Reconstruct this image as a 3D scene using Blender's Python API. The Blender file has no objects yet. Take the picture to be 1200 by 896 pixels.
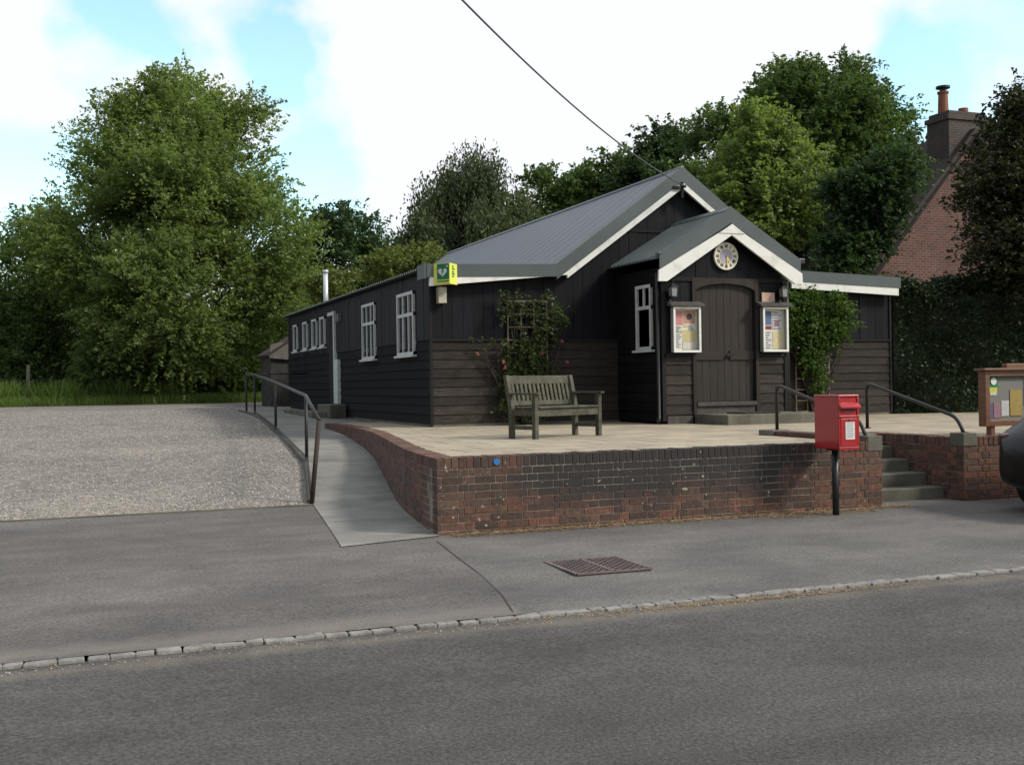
import bpy, math, random
import numpy as np
from mathutils import Vector, Matrix, Quaternion
random.seed(7); RNG = np.random.default_rng(11)
sc = bpy.context.scene; COL = sc.collection; PI = math.pi; rad = math.radians

# ---------------------------------------------------------------- camera
RM = Matrix(((0.9312664, 0.0132643, -0.3640975), (-0.3640331, -0.0070686, -0.9313592), (-0.0149275, 0.9998870, -0.0017541)))
CAMP = Vector((-5.719, -18.379, 0.66))
cam = bpy.data.cameras.new('camera'); co = bpy.data.objects.new('camera', cam); COL.objects.link(co)
co.matrix_world = Matrix.Translation(CAMP) @ RM.to_4x4()
cam.sensor_width = 36; cam.lens = 36*1317.6/1200; cam.clip_end = 3000; cam.clip_start = .1
sc.camera = co
FPX = 1317.6
def at(px, py, Z):                       # a world point seen at photo pixel px,py at distance Z along the view axis
    return CAMP + RM @ Vector(((px-600)/FPX*Z, -(py-448)/FPX*Z, -Z))
def pixdir(px, py):
    d = RM @ Vector(((px-600)/FPX, -(py-448)/FPX, -1)); return d.normalized()

# ---------------------------------------------------------------- exposure, sun, sky
sc.view_settings.view_transform = 'Standard'; sc.view_settings.look = 'None'
sc.view_settings.gamma = 1; sc.view_settings.exposure = 0.45
SUN_EL, SUN_AZ = 38, 128                 # azimuth clockwise from +Y
sd = Vector((math.sin(rad(SUN_AZ))*math.cos(rad(SUN_EL)), math.cos(rad(SUN_AZ))*math.cos(rad(SUN_EL)), math.sin(rad(SUN_EL))))
sun = bpy.data.lights.new('sun', 'SUN'); so = bpy.data.objects.new('sun', sun); COL.objects.link(so)
sun.energy = 2.3; sun.angle = rad(11); sun.color = (1, .93, .82)
so.rotation_euler = sd.to_track_quat('Z', 'Y').to_euler(); so.location = (20, -20, 30)
w = bpy.data.worlds.new('World'); sc.world = w; w.use_nodes = True
nt = w.node_tree; nt.nodes.clear()
N = lambda t: nt.nodes.new(t)
out = N('ShaderNodeOutputWorld'); bg = N('ShaderNodeBackground'); sky = N('ShaderNodeTexSky')
sky.sky_type = 'NISHITA'; sky.sun_disc = False; sky.sun_elevation = rad(SUN_EL); sky.sun_rotation = rad(SUN_AZ)
bg.inputs['Strength'].default_value = .09
tc = N('ShaderNodeTexCoord'); mp = N('ShaderNodeMapping'); mp.inputs['Scale'].default_value = (2.6, 2.6, 5.5)
nz = N('ShaderNodeTexNoise'); nz.inputs['Scale'].default_value = 2.0; nz.inputs['Detail'].default_value = 9; nz.inputs['Roughness'].default_value = .56
nt.links.new(tc.outputs['Generated'], mp.inputs['Vector']); nt.links.new(mp.outputs['Vector'], nz.inputs['Vector'])
cover = nz.outputs['Fac']
wn = N('ShaderNodeTexNoise'); wn.inputs['Scale'].default_value = 9; wn.inputs['Detail'].default_value = 6; nt.links.new(tc.outputs['Generated'], wn.inputs['Vector'])
ws = N('ShaderNodeVectorMath'); ws.operation = 'MULTIPLY_ADD'; nt.links.new(wn.outputs['Color'], ws.inputs[0]); ws.inputs[1].default_value = (.16, .16, .12); ws.inputs[2].default_value = (-.08, -.08, -.06)
wa = N('ShaderNodeVectorMath'); wa.operation = 'ADD'; nt.links.new(ws.outputs[0], wa.inputs[0]); nt.links.new(tc.outputs['Generated'], wa.inputs[1])
def mth(op, a, b=None, c=None):
    n = N('ShaderNodeMath'); n.operation = op
    for i, v in enumerate((a, b, c)):
        if v is None: continue
        if isinstance(v, (int, float)): n.inputs[i].default_value = v
        else: nt.links.new(v, n.inputs[i])
    return n.outputs[0]
# openings and banks in the cloud deck, each a direction in the sky with a width
for (px, py, wd, amp) in [(110, 8, .045, -.34), (165, 35, .045, -.34), (215, 62, .035, -.30), (335, 70, .035, -.34), (330, 10, .045, -.34), (350, 95, .02, -.2), (385, 175, .05, -.26), (345, 225, .05, -.30), (400, 215, .045, -.24),
                          (50, 195, .05, -.24), (10, 215, .05, -.2), (1075, 95, .04, -.36), (1040, 70, .03, -.2), (1130, 40, .08, -.2), (1050, 35, .03, .16), (25, 70, .05, .25), (230, 130, .05, .25), (500, 90, .10, .30), (700, 60, .16, .4),
                          (560, 150, .08, .3), (900, 40, .07, .25), (440, 240, .03, .2)]:
    vm = N('ShaderNodeVectorMath'); vm.operation = 'DISTANCE'; nt.links.new(wa.outputs[0], vm.inputs[0]); vm.inputs[1].default_value = pixdir(px, py)
    g = mth('POWER', 2.718, mth('MULTIPLY', mth('POWER', mth('DIVIDE', vm.outputs['Value'], wd), 2), -1))
    cover = mth('MULTIPLY_ADD', g, amp, cover)
cr = N('ShaderNodeValToRGB'); cr.color_ramp.elements[0].position = .24; cr.color_ramp.elements[1].position = .52
nt.links.new(cover, cr.inputs['Fac'])
mx = N('ShaderNodeMix'); mx.data_type = 'RGBA'
skm = N('ShaderNodeMix'); skm.data_type = 'RGBA'; skm.blend_type = 'MULTIPLY'; skm.inputs['Factor'].default_value = 1
nt.links.new(sky.outputs[0], skm.inputs['A']); skm.inputs['B'].default_value = (2.5, 2.75, 2.45, 1)
nt.links.new(cr.outputs['Color'], mx.inputs['Factor']); nt.links.new(skm.outputs['Result'], mx.inputs['A'])
# cloud out of view behind and left is dimmed to darken left-facing walls
dt = N('ShaderNodeVectorMath'); dt.operation = 'DOT_PRODUCT'; nt.links.new(tc.outputs['Generated'], dt.inputs[0]); dt.inputs[1].default_value = Vector((-.93, -.36, .0)).normalized()
dm = N('ShaderNodeMapRange'); dm.interpolation_type = 'SMOOTHSTEP'; dm.inputs['From Min'].default_value = .12; dm.inputs['From Max'].default_value = .75; dm.inputs['To Min'].default_value = 1; dm.inputs['To Max'].default_value = .28; nt.links.new(dt.outputs['Value'], dm.inputs['Value'])
cs_ = N('ShaderNodeVectorMath'); cs_.operation = 'SCALE'; cs_.inputs[0].default_value = (8.0, 8.3, 8.8); nt.links.new(dm.outputs[0], cs_.inputs['Scale'])
nt.links.new(cs_.outputs[0], mx.inputs['B'])
nt.links.new(mx.outputs['Result'], bg.inputs['Color']); nt.links.new(bg.outputs[0], out.inputs[0])
sc.render.engine = 'CYCLES'; sc.cycles.max_bounces = 6; sc.cycles.transparent_max_bounces = 6

# ---------------------------------------------------------------- materials
def mat(name, base=(.5, .5, .5), rough=.8, metal=0, var=.0, scale=4, base2=None, bump=0, bscale=40, island=0, stretch=None, detail=6, spec=.5, coat=0,
        lo=.35, hi=.65, bdist=.01, fine=0, fscale=200, patch=0, dust=None):
    m = bpy.data.materials.new(name); m.use_nodes = True; t = m.node_tree; n = t.nodes; p = n['Principled BSDF']; L = t.links.new
    p.inputs['Roughness'].default_value = rough; p.inputs['Metallic'].default_value = metal; p.inputs['Specular IOR Level'].default_value = spec
    p.inputs['Coat Weight'].default_value = coat
    g = n.new('ShaderNodeNewGeometry'); vec = g.outputs['Position']
    if stretch:
        k = n.new('ShaderNodeMapping'); k.inputs['Scale'].default_value = stretch; L(vec, k.inputs['Vector']); vec = k.outputs['Vector']
    col = None
    b2 = base2 or tuple(c*(1-var) for c in base)
    z = n.new('ShaderNodeTexNoise'); z.inputs['Scale'].default_value = scale; z.inputs['Detail'].default_value = detail; z.inputs['Roughness'].default_value = .65; L(vec, z.inputs['Vector'])
    r = n.new('ShaderNodeValToRGB'); r.color_ramp.elements[0].position = lo; r.color_ramp.elements[1].position = hi
    r.color_ramp.elements[0].color = (*b2, 1); r.color_ramp.elements[1].color = (*base, 1); L(z.outputs['Fac'], r.inputs['Fac']); col = r.outputs['Color']
    def mul(col, fac, a, b):
        mr = n.new('ShaderNodeMapRange'); L(fac, mr.inputs['Value']); mr.inputs['To Min'].default_value = a; mr.inputs['To Max'].default_value = b
        h = n.new('ShaderNodeVectorMath'); h.operation = 'SCALE'; L(col, h.inputs[0]); L(mr.outputs[0], h.inputs['Scale']); return h.outputs[0]
    if island: col = mul(col, g.outputs['Random Per Island'], 1-island, 1+island)
    if fine:
        z3 = n.new('ShaderNodeTexNoise'); z3.inputs['Scale'].default_value = fscale; z3.inputs['Detail'].default_value = 3; L(g.outputs['Position'], z3.inputs['Vector'])
        mr = n.new('ShaderNodeMapRange'); mr.inputs['From Min'].default_value = .3; mr.inputs['From Max'].default_value = .7; L(z3.outputs['Fac'], mr.inputs['Value']); col = mul(col, mr.outputs[0], 1-fine, 1+fine)
    if patch:
        for sc_, st_, am in ((.45, (.35, 1.6, 1), patch), (2.6, (.5, 1.3, 1), patch*.7), (.9, (1, 1, 1), patch*.5)):
            k4 = n.new('ShaderNodeMapping'); k4.inputs['Scale'].default_value = st_; L(g.outputs['Position'], k4.inputs['Vector'])
            z4 = n.new('ShaderNodeTexNoise'); z4.inputs['Scale'].default_value = sc_; z4.inputs['Detail'].default_value = 7; z4.inputs['Roughness'].default_value = .6; z4.inputs['Distortion'].default_value = .4; L(k4.outputs['Vector'], z4.inputs['Vector'])
            mr = n.new('ShaderNodeMapRange'); mr.inputs['From Min'].default_value = .36; mr.inputs['From Max'].default_value = .64; L(z4.outputs['Fac'], mr.inputs['Value']); col = mul(col, mr.outputs[0], 1-am, 1+am)
    if dust:          # a band of pale dry dirt washed against an edge that runs along x
        y0_, wd_, dc = dust
        sp = n.new('ShaderNodeSeparateXYZ'); L(g.outputs['Position'], sp.inputs[0])
        q = n.new('ShaderNodeMath'); q.operation = 'SUBTRACT'; L(sp.outputs[1], q.inputs[0]); q.inputs[1].default_value = y0_
        q1 = n.new('ShaderNodeMath'); q1.operation = 'DIVIDE'; L(q.outputs[0], q1.inputs[0]); q1.inputs[1].default_value = wd_
        q2 = n.new('ShaderNodeMath'); q2.operation = 'ABSOLUTE'; L(q1.outputs[0], q2.inputs[0])
        z5 = n.new('ShaderNodeTexNoise'); z5.inputs['Scale'].default_value = 2.2; z5.inputs['Detail'].default_value = 8; z5.inputs['Roughness'].default_value = .7; L(g.outputs['Position'], z5.inputs['Vector'])
        q3 = n.new('ShaderNodeMath'); q3.operation = 'MULTIPLY_ADD'; L(z5.outputs['Fac'], q3.inputs[0]); q3.inputs[1].default_value = 2.6; q3.inputs[2].default_value = -.55
        q4 = n.new('ShaderNodeMath'); q4.operation = 'SUBTRACT'; q4.use_clamp = True; L(q3.outputs[0], q4.inputs[0]); L(q2.outputs[0], q4.inputs[1])
        q5 = n.new('ShaderNodeMath'); q5.operation = 'MULTIPLY'; L(q4.outputs[0], q5.inputs[0]); q5.inputs[1].default_value = .8
        m5 = n.new('ShaderNodeMix'); m5.data_type = 'RGBA'; L(q5.outputs[0], m5.inputs['Factor']); L(col, m5.inputs['A']); m5.inputs['B'].default_value = (*dc, 1); col = m5.outputs['Result']
    L(col, p.inputs['Base Color'])
    if bump:
        z2 = n.new('ShaderNodeTexNoise'); z2.inputs['Scale'].default_value = bscale; z2.inputs['Detail'].default_value = 5; L(vec, z2.inputs['Vector'])
        b = n.new('ShaderNodeBump'); b.inputs['Strength'].default_value = bump; b.inputs['Distance'].default_value = bdist; L(z2.outputs['Fac'], b.inputs['Height']); L(b.outputs[0], p.inputs['Normal'])
    pass
    return m
def leafmat(name, c1, c2, trans=.35, scale=.5):
    m = bpy.data.materials.new(name); m.use_nodes = True; t = m.node_tree; n = t.nodes; L = t.links.new; p = n['Principled BSDF']
    p.inputs['Roughness'].default_value = .55; p.inputs['Specular IOR Level'].default_value = .35
    g = n.new('ShaderNodeNewGeometry'); z = n.new('ShaderNodeTexNoise'); z.inputs['Scale'].default_value = scale; z.inputs['Detail'].default_value = 3; L(g.outputs['Position'], z.inputs['Vector'])
    a = n.new('ShaderNodeMath'); a.operation = 'MULTIPLY_ADD'; L(g.outputs['Random Per Island'], a.inputs[0]); a.inputs[1].default_value = .5
    mr = n.new('ShaderNodeMapRange'); mr.inputs['From Min'].default_value = .3; mr.inputs['From Max'].default_value = .7; mr.inputs['To Max'].default_value = .5; L(z.outputs['Fac'], mr.inputs['Value']); L(mr.outputs[0], a.inputs[2])
    r = n.new('ShaderNodeValToRGB'); r.color_ramp.elements[0].color = (*c1, 1); r.color_ramp.elements[1].color = (*c2, 1); L(a.outputs[0], r.inputs['Fac']); L(r.outputs['Color'], p.inputs['Base Color'])
    tr = n.new('ShaderNodeBsdfTranslucent'); ms = n.new('ShaderNodeMixShader'); ms.inputs[0].default_value = trans
    h = n.new('ShaderNodeVectorMath'); h.operation = 'MULTIPLY'; h.inputs[1].default_value = (1.5, 1.6, .7); L(r.outputs['Color'], h.inputs[0]); L(h.outputs[0], tr.inputs['Color'])
    L(p.outputs[0], ms.inputs[1]); L(tr.outputs[0], ms.inputs[2]); L(ms.outputs[0], n['Material Output'].inputs[0])
    return m
M = {}
M['tarmac_road'] = mat('road_asphalt', (.082, .075, .070), .88, base2=(.057, .052, .049), scale=.7, bump=.8, bscale=70, fine=.5, fscale=44, bdist=.016, patch=.16, dust=(-11.66, .22, (.17, .145, .115)))
M['tarmac_path'] = mat('footway_asphalt', (.137, .127, .117), .9, base2=(.096, .089, .083), scale=.9, bump=.6, bscale=80, fine=.36, fscale=55, patch=.13, dust=(-8.0, .16, (.17, .14, .10)))
M['tarmac_apron'] = mat('apron_asphalt', (.128, .114, .103), .9, base2=(.082, .074, .069), scale=.6, bump=.6, bscale=80, fine=.40, fscale=50, patch=.16, dust=(-11.3, .3, (.19, .165, .14)))
M['concrete'] = mat('concrete', (.17, .158, .125), .9, base2=(.07, .066, .05), scale=1.4, bump=.4, bscale=60, fine=.12)
M['concrete_ramp'] = mat('ramp_concrete', (.25, .24, .21), .9, base2=(.16, .155, .14), scale=1.6, bump=.4, bscale=50, fine=.18, fscale=60, patch=.14)
M['kerb'] = mat('kerb_stone', (.33, .315, .295), .85, base2=(.17, .16, .145), scale=9, bump=.6, bscale=60, island=.2)
M['mortar'] = mat('mortar', (.34, .29, .23), .95, base2=(.15, .12, .095), scale=2.5, bump=.5, bscale=90)
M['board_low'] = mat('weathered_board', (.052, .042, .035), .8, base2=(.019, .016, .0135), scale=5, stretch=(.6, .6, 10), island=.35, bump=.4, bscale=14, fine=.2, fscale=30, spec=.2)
M['board_low_shaded'] = mat('shaded_side_board', (.012, .0115, .012), .8, base2=(.006, .006, .007), scale=5, stretch=(.6, .6, 10), island=.25, bump=.3, bscale=14, spec=.12)  # darker copy of the front boards: shade of the side walls put into colour
M['board_up'] = mat('black_board', (.0085, .0085, .012), .6, base2=(.004, .004, .006), scale=4, stretch=(9, 9, .6), island=.35, bump=.35, bscale=12, spec=.16)
M['door_wood'] = mat('door_board', (.040, .032, .027), .75, spec=.25, base2=(.028, .023, .020), scale=4, stretch=(9, 9, .7), island=.18, bump=.3, bscale=12)
M['dark_trim'] = mat('dark_trim', (.018, .017, .017), .8, spec=.2, base2=(.015, .015, .016), scale=5, bump=.3, bscale=20)
M['white'] = mat('white_paint', (.76, .75, .71), .5, base2=(.52, .50, .44), scale=4, lo=.25, hi=.5, bump=.1)
M['white_frame'] = mat('window_paint', (.62, .63, .62), .5, base2=(.42, .42, .40), scale=9, lo=.25, hi=.5)
M['glass_dark'] = mat('dark_pane', (.012, .014, .016), .06, spec=.8)
M['roof'] = mat('roof_sheet', (.060, .074, .096), .45, base2=(.042, .053, .072), scale=.9, bump=.12, bscale=8, stretch=(1, 3, 1), spec=.5)
M['roof_rib'] = mat('porch_sheet', (.085, .11, .112), .45, base2=(.062, .082, .084), scale=1.5, bump=.1, bscale=8)
M['verge'] = mat('verge_metal', (.072, .090, .090), .5, base2=(.055, .07, .07), scale=1.5)
M['ridge'] = mat('ridge_metal', (.30, .33, .36), .35, metal=.4)
M['pipe_black'] = mat('black_pipe', (.012, .012, .013), .4)
M['steel'] = mat('grey_rail', (.028, .028, .029), .5, metal=.2, base2=(.02, .017, .016), scale=5)
M['rust'] = mat('rusty_post', (.06, .035, .028), .8, base2=(.03, .022, .02), scale=6)
M['flue'] = mat('flue_steel', (.75, .77, .8), .3, metal=.6)
M['red'] = mat('red_enamel', (.42, .008, .014), .32, base2=(.36, .006, .012), scale=3, coat=.35)
M['red_dark'] = mat('red_recess', (.12, .003, .006), .5)
M['paper'] = mat('white_paper', (.72, .72, .70), .8)
M['print'] = mat('grey_print', (.22, .22, .24), .8)
M['bench'] = mat('bench_timber', (.105, .098, .068), .85, base2=(.045, .045, .03), scale=6, island=.25, bump=.5, bscale=25, fine=.2, fscale=40)
M['brass'] = mat('gilt', (.75, .55, .2), .35, metal=.7)
M['cream'] = mat('cream_paint', (.72, .68, .54), .5)
M['lilac'] = mat('clock_centre', (.36, .34, .42), .5)
M['ink'] = mat('black_ink', (.02, .02, .025), .6)
M['cream_box'] = mat('cream_box', (.50, .47, .36), .6, base2=(.36, .34, .27), scale=9)
M['green'] = mat('sign_green', (.01, .17, .075), .4)
M['yellow'] = mat('sign_yellow', (.72, .74, .12), .4)
M['hood'] = mat('grey_wood', (.085, .075, .066), .85, base2=(.05, .044, .038), scale=8, bump=.3)
M['case_side'] = mat('case_side', (.30, .32, .31), .6)
M['terracotta'] = mat('terracotta', (.30, .11, .06), .8, base2=(.2, .08, .05), scale=8)
M['tile'] = mat('roof_tile', (.055, .035, .028), .85, base2=(.03, .022, .02), scale=6, bump=.6, bscale=12)
M['board_wood'] = mat('brown_wood', (.20, .085, .038), .5, base2=(.12, .05, .025), scale=5, stretch=(1, 1, 6))
M['felt'] = mat('pinboard', (.20, .19, .17), .9)
M['carpaint'] = mat('car_paint', (.005, .005, .006), .35, coat=.15, spec=.3)
M['tyre'] = mat('rubber', (.012, .012, .012), .85)
M['alloy'] = mat('alloy', (.35, .36, .37), .3, metal=.9)
M['lampred'] = mat('lamp_red', (.09, .006, .006), .15, coat=.6)
M['bark'] = mat('bark', (.07, .055, .042), .95, base2=(.035, .028, .022), scale=3, stretch=(4, 4, .8), bump=.8, bscale=9, bdist=.05)
M['trellis'] = mat('trellis_wood', (.26, .20, .13), .85, base2=(.17, .13, .09), scale=8)
M['grass'] = leafmat('grass', (.07, .12, .025), (.20, .28, .075), .45, 1.2)
M['earth'] = mat('grass_ground', (.05, .065, .022), .95, base2=(.035, .032, .02), scale=1.2, bump=.8, bscale=20, bdist=.05)
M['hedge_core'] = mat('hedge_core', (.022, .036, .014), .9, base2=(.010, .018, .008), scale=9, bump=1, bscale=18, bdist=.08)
M['straw'] = mat('straw', (.42, .31, .17), .9, base2=(.2, .13, .07), scale=30, island=.4)
M['blue'] = mat('blue_disc', (.03, .16, .42), .4)
M['pink'] = mat('flower_pink', (.26, .075, .07), .7)
M['iron'] = mat('cast_iron', (.17, .13, .12), .8, metal=0, base2=(.10, .08, .072), scale=10)
M['cable'] = mat('cable', (.06, .07, .08), .5)
M['post_wood'] = mat('post_wood', (.24, .22, .18), .9, base2=(.14, .13, .10), scale=8)
M['pole'] = mat('pole_timber', (.09, .065, .045), .9)
M['lens'] = mat('lantern_glass', (.20, .21, .21), .15)
M['ply'] = mat('plaque_board', (.58, .40, .30), .6, base2=(.46, .30, .22), scale=10)
M['mat'] = mat('door_mat', (.02, .02, .02), .95, bump=.5)
M['shed'] = mat('shed_board', (.05, .047, .04), .85, base2=(.02, .02, .018), scale=4, island=.3)
M['slab_panel'] = mat('grey_board', (.16, .145, .125), .85, base2=(.11, .10, .09), scale=6)

def gravelmat():
    m = mat('gravel', (.27, .24, .208), .95, base2=(.185, .165, .145), scale=.5, bump=0, fine=0, patch=.09, dust=(-4.9, .5, (.19, .155, .125)))
    t = m.node_tree; n = t.nodes; L = t.links.new; p = n['Principled BSDF']; g = [x for x in n if x.type == 'NEW_GEOMETRY'][0]
    v = n.new('ShaderNodeTexVoronoi'); v.inputs['Scale'].default_value = 26; L(g.outputs['Position'], v.inputs['Vector'])
    v2 = n.new('ShaderNodeTexVoronoi'); v2.inputs['Scale'].default_value = 9; L(g.outputs['Position'], v2.inputs['Vector'])
    old = p.inputs['Base Color'].links[0].from_socket
    sx = n.new('ShaderNodeSeparateColor'); L(v.outputs['Color'], sx.inputs[0])
    sx2 = n.new('ShaderNodeSeparateColor'); L(v2.outputs['Color'], sx2.inputs[0])
    a = n.new('ShaderNodeMapRange'); a.inputs['To Min'].default_value = .55; a.inputs['To Max'].default_value = 1.25; L(sx.outputs[0], a.inputs['Value'])
    b = n.new('ShaderNodeMapRange'); b.inputs['To Min'].default_value = .85; b.inputs['To Max'].default_value = 1.12; L(sx2.outputs[0], b.inputs['Value'])
    mm = n.new('ShaderNodeMath'); mm.operation = 'MULTIPLY'; L(a.outputs[0], mm.inputs[0]); L(b.outputs[0], mm.inputs[1])
    h = n.new('ShaderNodeVectorMath'); h.operation = 'SCALE'; L(old, h.inputs[0]); L(mm.outputs[0], h.inputs['Scale']); L(h.outputs[0], p.inputs['Base Color'])
    bp = n.new('ShaderNodeBump'); bp.inputs['Strength'].default_value = .8; bp.inputs['Distance'].default_value = .02; bp.invert = True; L(v.outputs['Distance'], bp.inputs['Height']); L(bp.outputs[0], p.inputs['Normal'])
    return m
M['gravel'] = gravelmat()
def brickmat(name, stain):
    m = bpy.data.materials.new(name); m.use_nodes = True; t = m.node_tree; n = t.nodes; L = t.links.new; p = n['Principled BSDF']; p.inputs['Roughness'].default_value = .9
    g = n.new('ShaderNodeNewGeometry'); r = n.new('ShaderNodeValToRGB'); e = r.color_ramp.elements
    e[0].color = (.075, .045, .036, 1); e[1].color = (.215, .082, .052, 1); x = e.new(.3); x.color = (.115, .064, .048, 1); x = e.new(.55); x.color = (.175, .072, .045, 1); x = e.new(.8); x.color = (.145, .088, .064, 1)
    L(g.outputs['Random Per Island'], r.inputs['Fac'])
    z = n.new('ShaderNodeTexNoise'); z.inputs['Scale'].default_value = 22; z.inputs['Detail'].default_value = 5; L(g.outputs['Position'], z.inputs['Vector'])
    mr = n.new('ShaderNodeMapRange'); mr.inputs['From Min'].default_value = .3; mr.inputs['From Max'].default_value = .7; mr.inputs['To Min'].default_value = .55; mr.inputs['To Max'].default_value = 1.15; L(z.outputs['Fac'], mr.inputs['Value'])
    h = n.new('ShaderNodeVectorMath'); h.operation = 'SCALE'; L(r.outputs['Color'], h.inputs[0]); L(mr.outputs[0], h.inputs['Scale']); col = h.outputs[0]
    if stain:   # old soot and lichen on the wall: a stain with a shape of its own, broadest under the coping
        z2 = n.new('ShaderNodeTexNoise'); z2.inputs['Scale'].default_value = 1.9; z2.inputs['Detail'].default_value = 7; z2.inputs['Roughness'].default_value = .7; L(g.outputs['Position'], z2.inputs['Vector'])
        s = n.new('ShaderNodeSeparateXYZ'); L(g.outputs['Position'], s.inputs[0])
        def ms(op, a, b=None, c=None):
            q = n.new('ShaderNodeMath'); q.operation = op
            for i, v in enumerate((a, b, c)):
                if v is None: continue
                if isinstance(v, (int, float)): q.inputs[i].default_value = v
                else: L(v, q.inputs[i])
            return q.outputs[0]
        def blob(x0, wx, z0, wz, amp):
            a = ms('POWER', ms('ABSOLUTE', ms('DIVIDE', ms('SUBTRACT', s.outputs[0], x0), wx)), 2.4); b = ms('POWER', ms('ABSOLUTE', ms('DIVIDE', ms('SUBTRACT', s.outputs[2], z0), wz)), 2.4)
            return ms('MULTIPLY', ms('POWER', 2.718, ms('MULTIPLY', ms('ADD', a, b), -1)), amp)
        k = ms('ADD', blob(-.25, 1.75, -.16, .44, .42), blob(1.5, .8, -.12, .22, .20)); k = ms('ADD', k, blob(1.33, .22, -.3, .42, .22))
        k = ms('ADD', k, z2.outputs['Fac'])
        rr = n.new('ShaderNodeValToRGB'); rr.color_ramp.elements[0].position = .48; rr.color_ramp.elements[1].position = .84; L(k, rr.inputs['Fac'])
        mxx = n.new('ShaderNodeMix'); mxx.data_type = 'RGBA'; L(rr.outputs['Color'], mxx.inputs['Factor']); L(col, mxx.inputs['A']); mxx.inputs['B'].default_value = (.030, .026, .025, 1); col = mxx.outputs['Result']
        z4 = n.new('ShaderNodeTexNoise'); z4.inputs['Scale'].default_value = 16; z4.inputs['Detail'].default_value = 2; L(g.outputs['Position'], z4.inputs['Vector'])
        r4 = n.new('ShaderNodeValToRGB'); r4.color_ramp.elements[0].position = .70; r4.color_ramp.elements[1].position = .73; L(z4.outputs['Fac'], r4.inputs['Fac'])
        mx4 = n.new('ShaderNodeMix'); mx4.data_type = 'RGBA'; L(r4.outputs['Color'], mx4.inputs['Factor']); L(col, mx4.inputs['A']); mx4.inputs['B'].default_value = (.34, .31, .25, 1); col = mx4.outputs['Result']
    L(col, p.inputs['Base Color'])
    b = n.new('ShaderNodeBump'); b.inputs['Strength'].default_value = .6; b.inputs['Distance'].default_value = .006; L(z.outputs['Fac'], b.inputs['Height']); L(b.outputs[0], p.inputs['Normal'])
    return m
M['brick'] = brickmat('brick', True); M['brick_plain'] = brickmat('brick_plain', False)
def tex_brick(name, c1, c2, mortar, bw, rh, ms_, plane='xz', bumps=.5, rough=.9):
    m = bpy.data.materials.new(name); m.use_nodes = True; t = m.node_tree; n = t.nodes; L = t.links.new; p = n['Principled BSDF']; p.inputs['Roughness'].default_value = rough
    g = n.new('ShaderNodeNewGeometry'); s = n.new('ShaderNodeSeparateXYZ'); L(g.outputs['Position'], s.inputs[0]); c = n.new('ShaderNodeCombineXYZ')
    a = n.new('ShaderNodeMath'); a.operation = 'ADD'
    if plane == 'xz': L(s.outputs[0], a.inputs[0]); L(s.outputs[1], a.inputs[1]); L(a.outputs[0], c.inputs[0]); L(s.outputs[2], c.inputs[1])
    else: L(s.outputs[0], c.inputs[0]); L(s.outputs[1], c.inputs[1])
    b = n.new('ShaderNodeTexBrick'); L(c.outputs[0], b.inputs['Vector']); b.inputs['Scale'].default_value = 1; b.inputs['Color1'].default_value = (*c1, 1); b.inputs['Color2'].default_value = (*c2, 1)
    b.inputs['Mortar'].default_value = (*mortar, 1); b.inputs['Brick Width'].default_value = bw; b.inputs['Row Height'].default_value = rh; b.inputs['Mortar Size'].default_value = ms_; b.inputs['Mortar Smooth'].default_value = .2
    z = n.new('ShaderNodeTexNoise'); z.inputs['Scale'].default_value = 1.7; z.inputs['Detail'].default_value = 8; z.inputs['Roughness'].default_value = .7; L(g.outputs['Position'], z.inputs['Vector'])
    mr = n.new('ShaderNodeMapRange'); mr.inputs['From Min'].default_value = .3; mr.inputs['From Max'].default_value = .7; mr.inputs['To Min'].default_value = .7; mr.inputs['To Max'].default_value = 1.15; L(z.outputs['Fac'], mr.inputs['Value'])
    h = n.new('ShaderNodeVectorMath'); h.operation = 'SCALE'; L(b.outputs['Color'], h.inputs[0]); L(mr.outputs[0], h.inputs['Scale']); L(h.outputs[0], p.inputs['Base Color'])
    bp = n.new('ShaderNodeBump'); bp.inputs['Strength'].default_value = bumps; bp.inputs['Distance'].default_value = .01; bp.invert = True; L(b.outputs['Fac'], bp.inputs['Height']); L(bp.outputs[0], p.inputs['Normal'])
    return m
M['slabs'] = tex_brick('paving_slabs', (.43, .36, .255), (.34, .29, .21), (.08, .07, .05), .74, .6, .012, 'xy')
M['cottage_brick'] = tex_brick('cottage_brick', (.17, .058, .042), (.10, .042, .033), (.17, .14, .12), .225, .075, .011)
M['chimney_brick'] = tex_brick('chimney_brick', (.085, .055, .045), (.055, .045, .04), (.10, .09, .08), .225, .075, .011)

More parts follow.
